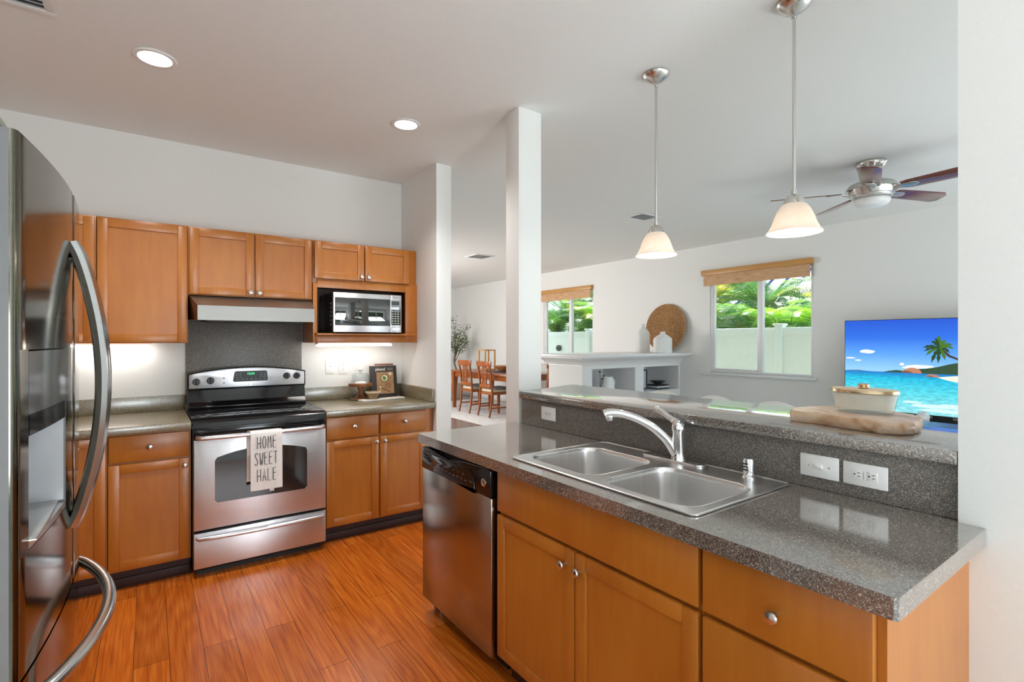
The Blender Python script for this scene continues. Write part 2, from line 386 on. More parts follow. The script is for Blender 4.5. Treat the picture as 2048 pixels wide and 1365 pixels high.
struct('sun_block_eave', MB().box(6.7, 8.2, -3, 12, 2.75, 2.87), MT['white'])  # unseen overhang added to keep direct sun out of the windows

def window(i, y0, y1, z0, z1, ym):
    f = MB(); X0, X1 = 6.535, 6.60
    f.box(X0, X1, y0, y0+.035, z0, z1, .003).box(X0, X1, y1-.035, y1, z0, z1, .003)
    f.box(X0, X1, y0+.035, y1-.035, z0, z0+.035, .003).box(X0, X1, y0+.035, y1-.035, z1-.035, z1, .003)
    f.box(X0-.008, X1-.01, ym-.035, ym+.035, z0+.035, z1-.035, .004)
    f.box(X0+.01, X1-.01, ym+.035, y1-.035, z0+.035, z0+.06, .002).box(X0+.01, X1-.01, y1-.06, y1-.035, z0+.06, z1-.035, .002)
    o = struct('window_%d' % i, f, MT['white'])
    MB().box(6.566, 6.570, y0+.035, ym-.035, z0+.035, z1-.035).build('pane', MT['glass'], o)
    MB().box(6.560, 6.564, ym+.035, y1-.06, z0+.06, z1-.035).build('pane', MT['glass'], o)
    MB().box(6.47, 6.535, y0-.045, y1+.16, z0-.03, z0, .005).build('sill', MT['white'], o)
window(1, *w1, 3.525); window(2, *w2, 7.21)
def blind_mat():
    m, nt, b = newmat('woven_blind')
    w = N(nt, 'ShaderNodeTexNoise', Scale=5.0, Detail=4.0); nt.links.new(coords(nt, (1, 1.5, 60)), w.inputs['Vector'])
    nt.links.new(ramp(nt, w.outputs['Fac'], [(.35, lin(182, 138, 96)), (.5, lin(212, 170, 128)), (.7, lin(232, 198, 160))]), b.inputs['Base Color'])
    b.inputs['Roughness'].default_value = .7; bump(nt, b, w.outputs['Fac'], .3, .004); return m
MT['blind'] = blind_mat()
def blind(lbl, y0, y1, grp='woven blinds over the windows'):
    t = thing('roman_blind', lbl, 'blind', (6.49, (y0+y1)/2, 2.38), grp)
    MB().box(6.455, 6.47, y0, y1, 2.315, 2.385, .002).box(6.47, 6.518, y0, y0+.012, 2.315, 2.385).box(6.47, 6.518, y1-.012, y1, 2.315, 2.385).build('valance', MT['bamboo'], t)
    m = MB()
    for k in range(6): m.box(6.475+.004*(k % 2), 6.495+.004*(k % 2), y0+.03, y1-.03, 2.165+.03*k, 2.196+.03*k, .004)
    m.build('folded_weave', MT['blind'], t)
    return t
blind('woven wood blind rolled up over the nearer window beside the television', 2.855, 4.355)
blind('woven wood blind rolled up over the farther window near the dining room', 6.595, 8.1)

# ------------------------------------------------------------------ outdoors
struct('ground_outside', MB().box(6.7, 40, -20, 40, -.25, -.15).box(-10, 6.7, -20, -2.4, -.25, -.15), M('lawn', lin(96, 116, 60), .9, var=.3, scale=6))
fm = M('vinyl_fence', (.82, .84, .82), .5, var=.02)
ft = thing('garden_fence', 'white vinyl privacy fence outside behind the windows', 'fence', (8.5, 6, -.15))
py = [0.35, 2.30, 4.26, 6.5, 8.75, 11.0, 13.3]
for a, b in zip(py, py[1:]):
    MB().box(8.51, 8.54, a+.06, b-.06, -.1, 1.47).box(8.49, 8.56, a+.06, b-.06, 1.46, 1.60, .006).box(8.49, 8.56, a+.06, b-.06, -.12, .02, .006).build('fence_panel', fm, ft)
for y in py:
    MB().box(8.46, 8.59, y-.065, y+.065, -.15, 1.63, .004).box(8.44, 8.61, y-.085, y+.085, 1.63, 1.665, .006).build('fence_post', fm, ft)
tag(MB().lathe([(.0, 0), (.075, 0), (.075, .05), (.02, .05), (.02, .1), (0, .1)], (8.5, 9.80, 1.19), 20, axis='-x').build('hose_reel', M('dark_hose', (.05, .07, .06), .6)),
    'round dark hose reel hanging on the white fence', 'hose reel')
def leaf_mat(name, c1, c2, spec=.6):
    m, nt, b = newmat(name)
    n = N(nt, 'ShaderNodeTexNoise', Scale=3.0, Detail=2.0); nt.links.new(coords(nt), n.inputs['Vector'])
    c = ramp(nt, n.outputs['Fac'], [(.35, c1), (.65, c2)]); nt.links.new(c, b.inputs['Base Color'])
    b.inputs['Roughness'].default_value = .35; b.inputs['Specular IOR Level'].default_value = spec
    t = nt.nodes.new('ShaderNodeBsdfTranslucent'); nt.links.new(c, t.inputs[0])
    mx = nt.nodes.new('ShaderNodeMixShader'); mx.inputs[0].default_value = .55
    nt.links.new(b.outputs[0], mx.inputs[1]); nt.links.new(t.outputs[0], mx.inputs[2]); nt.links.new(mx.outputs[0], nt.nodes['Material Output'].inputs[0]); return m
PL = [leaf_mat('palm_lime', lin(176, 214, 56), lin(120, 176, 40)), leaf_mat('palm_green', lin(104, 150, 56), lin(58, 106, 40)), leaf_mat('palm_yellow', lin(224, 196, 60), lin(150, 176, 50))]
pbark = M('palm_stem', lin(120, 124, 70), .7, var=.2)
def frond(mb, base, az, el, L, rnd, m):
    P = []; p = Vector(base); e = el; n = 14
    for i in range(n+1):
        P.append(p.copy()); p = p+Vector((cos(az)*cos(e), sin(az)*cos(e), sin(e)))*(L/n); e -= R(100)/n*(.5+i/n)
    mb.tube(P, [.012*(1-.8*i/n) for i in range(n+1)], 5, pbark)
    for i in range(3*n):
        f = .10+.90*i/(3*n); k = min(int(f*n), n-1); q = P[k].lerp(P[k+1], f*n-k); tg = (P[k+1]-P[k]).normalized()
        sd = tg.cross(Vector((0, 0, 1)))
        if sd.length < .05: sd = Vector((-sin(az), cos(az), 0))
        sd.normalize(); ll = L*.30*sin(pi*(.12+.8*f))*rnd.uniform(.85, 1.1)
        for s in (-1, 1):
            d = (sd*s*.85+tg*.6+Vector((0, 0, .25))).normalized(); wv = tg*.0105*L
            mid = q+d*ll*.5; tip = q+d*ll+Vector((0, 0, -ll*.38))
            mb.verts([q-wv*.4, q+wv*.4, mid+wv*.75, tip, mid-wv*.75], [(0, 1, 2, 4), (4, 2, 3)], m)
def palm(x, y, h, L, nf, seed, lbl, mi):
    rnd = random.Random(seed)
    t = thing('palm_tree', lbl, 'palm', (x, y, -.15), 'palms beyond the fence')
    st = MB()
    for k in range(3):
        a = rnd.uniform(0, 6.3); st.tube([(x+.12*cos(a), y+.12*sin(a), -.15), (x+.06*cos(a), y+.06*sin(a), h*.6), (x, y, h)], [.05, .04, .03], 8)
    st.build('trunk', pbark, t)
    cr = MB(pbark)
    for k in range(nf):
        mm = PL[mi] if rnd.random() < .7 else PL[rnd.randrange(3)]
        frond(cr, (x, y, h), 6.283*k/nf+rnd.uniform(-.3, .3), R(rnd.uniform(12, 82)), L*rnd.uniform(.8, 1.15), rnd, mm)
    cr.build('crown', None, t, smooth=0)
spots = [(9.35, 6.55, 1.25, 1.5, 20, 'lime green palm behind the fence at the left edge of the nearer window', 0),
         (9.5, 5.55, 1.35, 1.6, 22, 'dark green palm standing mid-pane in the left sash of the nearer window', 1),
         (9.6, 4.75, 1.2, 1.5, 20, 'bright lime palm right behind the fence post', 0),
         (9.8, 3.9, 1.3, 1.7, 22, 'green palm behind the fence at the right edge of the nearer window', 0),
         (10.8, 7.2, 1.9, 1.6, 20, 'yellowing palm deeper in the garden behind the lime palms', 2),
         (11.2, 6.1, 2.0, 1.7, 20, 'tall dark palm deeper in the garden seen through the left sash', 1),
         (11.2, 4.0, .9, 1.4, 16, 'palm in front of the neighbouring blue roof', 1),
         (9.4, 9.6, 1.5, 1.5, 22, 'shaded dark palm left of the hose reel in the farther window', 1),
         (9.5, 11.2, 1.5, 1.5, 22, 'dark bushy palm at the left edge of the farther window', 1),
         (9.3, 8.9, 1.3, 1.6, 20, 'bright yellow-green palm filling the right sash of the farther window', 0),
         (11.0, 10.6, 2.1, 1.7, 20, 'tall green palm deeper in the garden behind the farther window', 1),
         (12.0, 8.0, 2.0, 1.9, 16, 'dark palm at the back of the garden left of the house roof', 1),
         (11.2, 12.5, 2.1, 1.7, 18, 'green palm farthest back behind the farther window', 1)]
for i, (x, y, h, L, nf, lb, mi) in enumerate(spots): palm(x+.75, y*1.07-.1, h, L, int(nf*1.35), i+3, lb, mi)
hb = thing('neighbour_house', 'neighbouring house with blue-grey ribbed roof behind the palms', 'house', (17, 7, -.15))
MB().box(15.5, 20, 2, 14, -.15, 2.6).build('house_wall', M('house_wall', lin(176, 178, 184), .7), hb)
rf = MB().verts([(14.9, 1.4, 2.5), (14.9, 14.6, 2.5), (18, 14.6, 4.5), (18, 1.4, 4.5), (14.9, 1.4, 2.4), (14.9, 14.6, 2.4), (18, 14.6, 4.4), (18, 1.4, 4.4)], [(0, 1, 2, 3), (7, 6, 5, 4), (0, 4, 5, 1), (2, 6, 7, 3), (1, 5, 6, 2), (0, 3, 7, 4)])
for k in range(28):
    y = 1.6+.48*k; rf.verts([(14.9, y, 2.5), (14.9, y+.04, 2.5), (14.9, y+.04, 2.56), (14.9, y, 2.56), (18, y, 4.5), (18, y+.04, 4.5), (18, y+.04, 4.56), (18, y, 4.56)], [(0, 1, 2, 3), (2, 6, 7, 3), (1, 5, 6, 2), (0, 3, 7, 4)])
rf.build('roof', M('blue_roof', lin(78, 82, 122), .6, var=.05), hb)
LM0 = M('hedge_core', lin(22, 40, 16), .9)
hg = MB(LM0).box(-2.5, 8.5, -5.9, -5.6, -.2, 2.2); rnd = random.Random(5); LM = leaf_mat('hedge_leaf', lin(88, 130, 52), lin(50, 92, 34))
for k in range(5200):
    p = Vector((rnd.uniform(-2.5, 8.5), rnd.uniform(-5.6, -4.9), rnd.uniform(-.1, 2.35))); a = rnd.uniform(0, 6.3); e = rnd.uniform(-.8, .8); s = rnd.uniform(.05, .1)
    d = Vector((cos(a)*cos(e), sin(a)*cos(e), sin(e))); u = d.orthogonal().normalized()*s*.45
    hg.verts([p, p+d*s*.5+u, p+d*s, p+d*s*.5-u], [(0, 1, 2, 3)], LM)
ho = hg.build('hedge', None, smooth=0); ho['kind'] = 'stuff'; tag(ho, 'clipped green hedge in the garden behind the photographer, seen only in reflections', 'hedge')
# ------------------------------------------------------------------ kitchen cabinets
cab, cabd, nick = MT['cab'], MT['cabdark'], MT['nickel']
KNOB = [(.006, 0), (.0055, .012), (.007, .016), (.0145, .019), (.0155, .023), (.0135, .027), (.006, .0295), (0, .030)]
def knob(parent, p, axis):
    MB().lathe(KNOB, p, 20, axis=axis).build('knob', nick, parent)
def shaker(name, parent, a0, a1, z0, z1, face, th=.02, w=.05, axis='y', flat=False):
    """door or drawer front; axis y: spans x, faces -y at y=face; axis x: spans y, faces -x at x=face"""
    m = MB()
    def B(u0, u1, v0, v1, d0, d1, bev=.0025):
        if axis == 'y': m.box(u0, u1, face+d0, face+d1, v0, v1, bev)
        else: m.box(face+d0, face+d1, u0, u1, v0, v1, bev)
    if flat: B(a0, a1, z0, z1, 0, th, .004)
    else:
        B(a0, a0+w, z0, z1, 0, th); B(a1-w, a1, z0, z1, 0, th); B(a0+w, a1-w, z0, z0+w, 0, th); B(a0+w, a1-w, z1-w, z1, 0, th)
        B(a0+w-.004, a1-w+.004, z0+w-.004, z1-w+.004, .009, th-.002, 0)
    return m.build(name, cab, parent)
FY, CY = 3.53, 3.55          # fronts of the base doors, front of the base carcasses
# base cabinets along the back wall
def base_cab(lbl, x0, x1):
    t = thing('base_cabinet', lbl, 'cabinet', (x0, CY, 0), 'base cabinets along the back wall')
    MB().box(x0, x1, CY, 4.155, .105, .868).build('body', cab, t)
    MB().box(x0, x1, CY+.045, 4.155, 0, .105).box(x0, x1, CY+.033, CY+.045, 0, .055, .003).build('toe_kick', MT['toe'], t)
    return t
t = base_cab('stained wood base cabinet in the corner beside the refrigerator', -1.045, -.184)
d = shaker('door', t, -.62, -.19, .115, .858, FY); knob(d, (-.212, FY, .812), '-y')
t = base_cab('stained wood base cabinet with one drawer over one door left of the range', -.182, .203)
d = shaker('drawer', t, -.178, .196, .712, .858, FY, flat=True); knob(d, (.006, FY, .787), '-y')
d = shaker('door', t, -.180, .194, .115, .700, FY); knob(d, (.172, FY, .660), '-y')
t = base_cab('stained wood base cabinet with two drawers over two doors right of the range', .972, 1.782)
d = shaker('drawer', t, .980, 1.347, .710, .858, FY, flat=True); knob(d, (1.168, FY, .79), '-y')
d = shaker('drawer', t, 1.361, 1.722, .710, .858, FY, flat=True); knob(d, (1.545, FY, .79), '-y')
d = shaker('door', t, .980, 1.347, .115, .698, FY); knob(d, (1.325, FY, .664), '-y')
d = shaker('door', t, 1.361, 1.722, .115, .698, FY); knob(d, (1.387, FY, .664), '-y')
# wall cabinets
UY, UC, UT = 3.83, 3.85, 2.122
def wall_cab(lbl, x0, x1, z0):
    t = thing('wall_cabinet', lbl, 'cabinet', (x0, UC, z0), 'wall cabinets on the back wall')
    if z0 is not None and x1 < 1.0 or z0 > 1.6: MB().box(x0, x1, UC, 4.155, z0, UT, .001).build('body', cab, t)
    return t
t = wall_cab('stained wood wall cabinet in the corner half hidden by the refrigerator', -1.045, -.252, 1.372)
d = shaker('door', t, -.66, -.258, 1.378, 2.112, UY)
t = wall_cab('tall single-door wood wall cabinet left of the range hood', -.25, .204, 1.372)
d = shaker('door', t, -.246, .198, 1.378, 2.112, UY); knob(d, (-.222, UY, 1.415), '-y')
t = wall_cab('short two-door wood wall cabinet above the range hood', .206, .967, 1.682)
d = shaker('door', t, .213, .583, 1.688, 2.112, UY); knob(d, (.560, UY, 1.712), '-y')
d = shaker('door', t, .592, .960, 1.688, 2.112, UY); knob(d, (.615, UY, 1.712), '-y')
t = thing('wall_cabinet', 'wood wall cabinet with an open bay holding the microwave', 'cabinet', (.969, UC, 1.372), 'wall cabinets on the back wall')
m = MB().box(.969, 1.785, UC, 4.155, 1.805, UT, .001)                       # upper box
m.box(.969, .998, UC-.018, 4.155, 1.372, 1.805, .001).box(1.685, 1.785, UC-.018, UC, 1.372, 1.84, .001).box(1.768, 1.785, UC, 4.155, 1.372, 1.805)
m.box(.998, 1.685, UC-.018, UC, 1.776, 1.84, .001)                          # rail over the bay
m.box(.998, 1.768, UC, 4.155, 1.41, 1.425).box(.998, 1.685, UC-.018, UC, 1.372, 1.422, .001)
m.build('body', cab, t)
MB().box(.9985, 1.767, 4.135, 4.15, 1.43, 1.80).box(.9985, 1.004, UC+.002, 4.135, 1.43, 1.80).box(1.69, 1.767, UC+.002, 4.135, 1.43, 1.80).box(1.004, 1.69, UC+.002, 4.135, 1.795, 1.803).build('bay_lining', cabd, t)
MB().box(.980, 1.752, UC-.075, 4.13, 1.426, 1.442, .004).build('shelf', cab, t)
d = shaker('door', t, .976, 1.341, 1.842, 2.112, UY-.018); knob(d, (1.318, UY-.018, 1.872), '-y')
d = shaker('door', t, 1.349, 1.712, 1.842, 2.112, UY-.018); knob(d, (1.372, UY-.018, 1.872), '-y')
for lbl, x0, x1 in (('glowing strip light under the tall wall cabinet left of the hood', -.42, .015), ('glowing strip light under the microwave cabinet', 1.03, 1.62)):
    t = thing('strip_light', lbl, 'light', (x0, 4.0, 1.35), 'strip lights under the wall cabinets')
    y = 4.085 if x0 < 0 else 3.98
    MB().box(x0, x1, y-.03, y+.03, 1.357, 1.3715 if x0 < 0 else 1.4095, .002).build('housing', MT['white'], t)
    MB().box(x0+.004, x1-.004, y-.036, y+.028, 1.345, 1.3565, .004).build('diffuser', MT['led'], t)

# range hood
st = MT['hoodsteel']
t = thing('range_hood', 'stainless steel under-cabinet range hood above the range', 'range hood', (.587, 3.9, 1.5))
m = MB(st)
top = [(.209, 4.15), (.964, 4.15), (.964, 3.852), (.209, 3.852)]
P = lambda x, y, z: (x, y, z)
m.verts([P(.209, 4.15, 1.68), P(.964, 4.15, 1.68), P(.964, 3.86, 1.68), P(.209, 3.86, 1.68), P(.930, 3.645, 1.606), P(.243, 3.645, 1.606), P(.930, 3.640, 1.515), P(.243, 3.640, 1.515), P(.209, 4.15, 1.53), P(.964, 4.15, 1.53)],
        [(0, 1, 2, 3), (3, 2, 4, 5), (5, 4, 6, 7), (7, 6, 9, 8), (0, 8, 9, 1)])
m.build('canopy', None, t, smooth=0)
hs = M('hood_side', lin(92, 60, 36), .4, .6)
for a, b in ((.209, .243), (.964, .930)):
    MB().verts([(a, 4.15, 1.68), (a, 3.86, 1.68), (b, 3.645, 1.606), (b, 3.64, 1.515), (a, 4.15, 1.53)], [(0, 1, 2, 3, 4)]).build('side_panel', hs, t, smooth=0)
m = MB()
for k in range(26): x = .46+.0105*k; y = 3.83; m.box(x, x+.006, y, y+.02, 1.6695, 1.6715)
m.build('vent_slots', MT['slot'], t)
MB().box(.30, .87, 3.70, 4.08, 1.512, 1.516).build('filter', M('hood_filter', (.10, .10, .10), .5, .5), t)
# stone panel behind the range
tag(MB().box(.206, .964, 4.146, 4.159, .95, 1.527, .001).build('splash_panel', MT['stonewall']), 'grey speckled splash panel on the wall behind the range', 'splash panel')

# worktops with their upstands
def worktop(lbl, x0, x1, side=False):
    m = MB(MT['stoneback']).box(x0, x1, 3.50, 4.158, .870, .914, .006).box(x0, x1, 4.14, 4.158, .9145, 1.016, .002)
    if side: m.box(x1-.018, x1, 3.52, 4.139, .9145, 1.016, .002)
    return tag(m.build('worktop', None), lbl, 'worktop', 'worktops along the back wall')
worktop('brown speckled worktop with upstand left of the range, behind the refrigerator', -1.045, .204)
worktop('speckled worktop with upstand right of the range holding the cookbook', .970, 1.787, True)

# ------------------------------------------------------------------ range
t = thing('range_cooker', 'stainless and black electric range with a tea towel on its door', 'range', (.587, 3.8, 0))
bk, bkm = MT['black'], MT['blackmat']
MB().box(.209, .965, 3.50, 4.14, .03, .90, .003).box(.23, .94, 3.53, 4.1, 0, .03).build('body', bkm, t)
o = MB().prism([(4.05, .905), (4.05, .926), (3.575, .926), (3.53, .915), (3.505, .885), (3.505, .872), (4.05, .872)], 'x', .207, .967).build('cooktop', bk, t)
MB().box(.235, .94, 3.62, 4.03, .9262, .9275, .0006).build('glass_surface', MT['cooktop'], o)
m = MB().box(.212, .962, 3.493, 3.508, .808, .872, .003)
for k in range(3): m.box(.26, .92, 3.487, 3.494, .826+.014*k, .832+.014*k, .002)
m.build('vent_trim', bk, t)
bg_ = MB().prism([(4.145, .926), (4.145, 1.08), (4.06, 1.08), (4.045, 1.05), (4.03, .97), (4.0, .94), (4.0, .926)], 'x', .212, .962, bev=.003)
bo = bg_.build('backguard', bk, t)
# control panel: arched top, steel face in a black surround
def archpts(x0, x1, zb, ze, zm, n=14):
    return [(x0, zb), (x1, zb)]+[(x1+(x0-x1)*i/n, ze+(zm-ze)*(1-(2*i/n-1)**2)) for i in range(n+1)]
MB().prism(archpts(.208, .966, 1.052, 1.163, 1.202), 'y', 4.035, 4.146, bev=.006).build('control_housing', bk, t)
cp = MB().prism(archpts(.219, .955, 1.062, 1.155, 1.194), 'y', 4.029, 4.036, bev=.002).build('control_panel', MT['steel'], t)
dp = MB(MT['blackmat']).prism([(.486, 1.098), (.698, 1.098), (.704, 1.108), (.698, 1.166), (.688, 1.172), (.500, 1.172), (.490, 1.166), (.480, 1.108)], 'y', 4.0265, 4.0295)
TX = lambda x, y, z: Matrix.Translation((x, y, z)) @ Matrix.Rotation(pi/2, 4, 'X')
dp.text('12:34', .022, TX(.592, 4.0262, 1.152), MT['green'], .0001)
pale = M('panel_print', (.42, .42, .42), .6)
for k in range(7):
    x = .506+.028*k; dp.box(x, x+.012, 4.0262, 4.0266, 1.113, 1.116, m=pale)
for k in range(3):
    for x in (.497, .520, .654, .676): dp.box(x, x+.013, 4.0262, 4.0266, 1.128+.013*k, 1.131+.013*k, m=pale)
dp.build('display', None, cp)
em = MB(MT['nickel']).lathe([(.013, 0), (.013, .002), (.0105, .0025), (.0105, .001), (0, .001)], (.592, 4.029, 1.079), 20, axis='-y')
em.text('GE', .011, TX(.592, 4.0275, 1.079), MT['slot'], .0004); em.build('emblem', None, cp)
for x, z in ((.262, 1.108), (.345, 1.112), (.832, 1.128), (.902, 1.126)):
    k = MB(bkm).lathe([(.024, 0), (.024, .004), (.021, .012), (.019, .018), (0, .018)], (x, 4.029, z), 24, axis='-y')
    k.box(x-.0045, x+.0045, 4.003, 4.014, z-.021, z+.024, .002)
    for j in range(10):
        a = R(-40+26*j); k.box(x+.031*cos(a)-.001, x+.031*cos(a)+.001, 4.0283, 4.029, z+.031*sin(a)-.001, z+.031*sin(a)+.001, m=MT['slot'])
    k.build('knob', None, t)
for z in (1.128, 1.093): MB().lathe([(.0045, 0), (.0045, .0015), (0, .0015)], (.425, 4.029, z), 12, axis='-y').build('indicator_lamp', MT['slot'], cp)
# oven door
DX0, DX1, DY = .212, .957, 3.462
do = MB(MT['steel']).box(DX0, DX1, DY, 3.499, .278, .806, .004)
do = do.build('oven_door', None, t)
wp = [(.33, .428), (.822, .428), (.838, .444), (.838, .676), (.83, .695)]+[(.83-.50*i/10, .695+.04*(1-(2*i/10-1)**2)) for i in range(1, 10)]+[(.33, .695), (.318, .676), (.318, .444)]
MB().prism(wp, 'y', DY-.003, DY+.01).build('oven_window', MT['ovenglass'], do)
hn = MB()
hp = [Vector((.232, DY+.005, .822)), Vector((.236, DY-.03, .823))]+[Vector((.25+.67*i/10, DY-.048-.012*sin(pi*i/10), .823)) for i in range(11)]+[Vector((.934, DY-.03, .823)), Vector((.938, DY+.005, .822))]
hn.tube(hp, .0135, 12).build('door_handle', MT['steel'], do)
dr = MB().box(DX0, DX1, DY, 3.499, .055, .262, .004).build('drawer', MT['steel'], t)
MB().tube([Vector((.232, DY+.004, .236))]+[Vector((.24+.69*i/12, DY-.012-.022*sin(pi*i/12)**.6, .232-.0*i)) for i in range(13)]+[Vector((.938, DY+.004, .236))], .0135, 12).build('drawer_handle', MT['steel'], dr)

# tea towel over the oven door handle
tw = MB(MT['towel']); y0 = DY-.083
def sheet(mb, x0, x1, prof, nx=10, wav=.003, th=.003, skew=0, m=None):
    """cloth hanging along profile (y, z) points, rippled across x, with thickness"""
    i0 = mb.mi(m); bm = mb.bm; grid = []
    for side in (0, 1):
        g = []
        for k, (y, z) in enumerate(prof):
            row = []
            for j in range(nx+1):
                f = j/nx; w = wav*sin(f*9+1.3*k*.15)*min(1, k/6)
                row.append(bm.verts.new((x0+(x1-x0)*f+skew*k/len(prof), y+w+side*th, z)))
            g.append(row)
        grid.append(g)
    for side in (0, 1):
        for a, b in zip(grid[side], grid[side][1:]):
            for j in range(nx):
                q = (a[j], a[j+1], b[j+1], b[j]); bm.faces.new(q if side == 0 else q[::-1]).material_index = i0
    n = len(prof)
    for k in range(n-1):
        for j in (0, nx): bm.faces.new((grid[0][k][j], grid[0][k+1][j], grid[1][k+1][j], grid[1][k][j])).material_index = i0
    for k in (0, n-1):
        for j in range(nx): bm.faces.new((grid[0][k][j], grid[0][k][j+1], grid[1][k][j+1], grid[1][k][j])).material_index = i0
prof = [(y0+.030, .8415), (y0+.016, .8405), (y0+.005, .834), (y0+.001, .82)]+[(y0-.0005*k, .82-.0335*k) for k in range(1, 11)]
sheet(tw, .496, .672, prof, wav=.002)
sheet(tw, .487, .664, [(DY-.030, .8415), (DY-.020, .838), (DY-.0155, .82)]+[(DY-.0155, .82-.0325*k) for k in range(1, 10)], wav=.0015, skew=-.004)
tw.box(.601, .626, y0+.001, y0+.003, .468, .49)
# hand lettering: tall thin strokes
def strokes(mb, word, xc, zb, h, w, gap, y, m, r=.0021):
    G = {'H': [[(0, 0), (0, 1)], [(1, 0), (1, 1)], [(0, .42), (1, .46)]], 'O': [[(.5+.5*cos(a*pi/8), .5+.5*sin(a*pi/8)) for a in range(17)]],
         'M': [[(0, 0), (.1, 1), (.5, .42), (.9, 1), (1, 0)]], 'E': [[(.9, 1), (0, 1), (0, 0), (.9, 0)], [(0, .56), (.75, .58)]],
         'S': [[(.95, .86), (.7, 1), (.3, .97), (.1, .8), (.35, .58), (.75, .4), (.9, .2), (.65, .02), (.25, 0), (0, .12)]],
         'W': [[(0, 1), (.25, 0), (.5, .5), (.72, 0), (1, 1)]], 'T': [[(0, 1), (1, 1)], [(.5, 1), (.5, 0)]],
         'A': [[(0, 0), (.5, 1), (1, 0)], [(.2, .35), (.8, .37)]], 'L': [[(0, 1), (0, 0), (.9, 0)]]}
    x = xc-(len(word)*w+(len(word)-1)*gap)/2
    for ch in word:
        for s in G[ch]: mb.tube([(x+a*w, y, zb+b*h) for a, b in s], r*.45, 6, m, sq=2.2, up=(0, 1, 0))
        x += w+gap
for word, zb in (('HOME', .735), ('SWEET', .637), ('HALE', .538)):
    strokes(tw, word, .584 if word != 'SWEET' else .580, zb, .073, .0175, .0115 if word != 'SWEET' else .009, y0-.0062, MT['ink'])
tag(tw.build('tea_towel', None, smooth=50), 'off-white tea towel lettered HOME SWEET HALE hanging from the oven handle', 'towel')

# ------------------------------------------------------------------ microwave
t = thing('microwave', 'stainless and black microwave oven in the open bay of the wall cabinet', 'microwave', (1.354, 3.95, 1.444))
MX0, MX1, MY, MZ0, MZ1 = 1.092, 1.62, 3.765, 1.4425, 1.742
m = MB(bkm).box(MX0, MX1, MY+.012, 4.11, MZ0+.006, MZ1-.002, .004)
for x in (MX0+.03, MX1-.06): m.box(x, x+.03, 3.85, 3.88, MZ0, MZ0+.008).box(x, x+.03, 4.05, 4.08, MZ0, MZ0+.008)
for k in range(6): m.box(MX0-.0008, MX0+.002, 3.80, 3.84, 1.50+.031*k, 1.514+.031*k, m=M('vent_grey', (.2, .19, .18), .6) if k == 0 else m.mats[-1])
m.build('body', None, t)
d = MB().box(MX0, 1.527, MY-.006, MY+.012, MZ0+.008, MZ1, .003).build('door', MT['steel'], t)
MB().box(1.104, 1.5268, MY-.0085, MY-.004, 1.500, 1.706, .002).build('window', MT['mwglass'], d)
cpn = MB(MT['steel']).box(1.5285, MX1, MY-.006, MY+.012, MZ0+.008, MZ1, .003)
cpn.box(1.534, 1.612, MY-.0075, MY-.005, 1.508, 1.700, m=MT['mwglass'])
cpn.box(1.537, 1.600, MY-.0082, MY-.007, 1.664, 1.692, m=M('lcd', (.05, .055, .05), .3)).box(1.534, 1.600, MY-.0082, MY-.007, 1.630, 1.648, m=MT['steel'])
for r_ in range(6):
    for c_ in range(3): cpn.box(1.538+.023*c_, 1.554+.023*c_, MY-.0082, MY-.007, 1.518+.018*r_, 1.527+.018*r_, m=pale)
cpn.box(1.537, 1.609, MY-.0075, MY-.005, 1.462, 1.492, m=MT['slot']).box(1.539, 1.607, MY-.0085, MY-.006, 1.464, 1.490, m=MT['steel'])
cpn.text('Panasonic', .012, TX(1.574, MY-.0065, 1.722), MT['slot'], .0003)
cpn.build('control_panel', None, t)

# ------------------------------------------------------------------ switch plates and sockets
def plate(lbl, cat, p, axis, w, h, kind, grp):
    """p centre of the plate on the wall; axis y faces -y, axis x faces -x"""
    name = 'light_switch' if cat == 'switch' else 'power_socket'
    t = thing(name, lbl, cat, p, grp)
    def B(mb, u0, u1, v0, v1, d0, d1, bev=0, m=None):
        if axis == 'y': mb.box(p[0]+u0, p[0]+u1, p[1]-d1, p[1]-d0, p[2]+v0, p[2]+v1, bev, m)
        else: mb.box(p[0]-d1, p[0]-d0, p[1]-u1, p[1]-u0, p[2]+v0, p[2]+v1, bev, m)
    b = MB(MT['plastic']); B(b, -w/2, w/2, -h/2, h/2, .0005, .006, .002)
    b.build('plate', None, t)
    if kind == 'blank':
        m = MB(); B(m, -.003, .003, -.003, .003, .005, .0065); m.build('jack', MT['slot'], t)
    elif kind == 'toggle':
        m = MB(); B(m, -.011, .011, -.006, .006, .005, .012, .002); m.build('toggle', MT['plastic'], t)
        m = MB()
        for s in (-1, 1): B(m, s*.03-.002, s*.03+.002, -.002, .002, .005, .0066)
        m.build('screws', nick, t)
    else:
        hor = kind == 'decor_h'
        m = MB(MT['plastic'])
        for s in (-1, 1):
            cu, cv = (s*.019, 0) if hor else (0, s*.019)
            if kind == 'duplex_h': cu, cv = s*.013, 0
            B(m, cu-.0145, cu+.0145, cv-.0145, cv+.0145, .005, .0075, .002)
            for q in (-1, 1):
                if axis == 'x': B(m, cu+.001, cu+.008, cv+q*.005-.001, cv+q*.005+.001, .0075, .0081, m=MT['slot'])
                else: B(m, cu+q*.005-.001, cu+q*.005+.001, cv+.0, cv+.007, .0075, .0081, m=MT['slot'])
            if axis == 'x': B(m, cu-.009, cu-.005, cv-.002, cv+.002, .0075, .0081, m=MT['slot'])
            else: B(m, cu-.002, cu+.002, cv-.008, cv-.004, .0075, .0081, m=MT['slot'])
        m.build('receptacle', None, t)
        if hor:
            m = MB(); B(m, -.003, .003, -.012, .012, .005, .0085, .001); m.build('test_button', MT['white'], t)
    return t
plate('blank white wall plate with a small jack on the wall right of the range', 'switch', (1.184, 4.16, 1.180), 'y', .075, .118, 'blank', 'plates on the back wall')
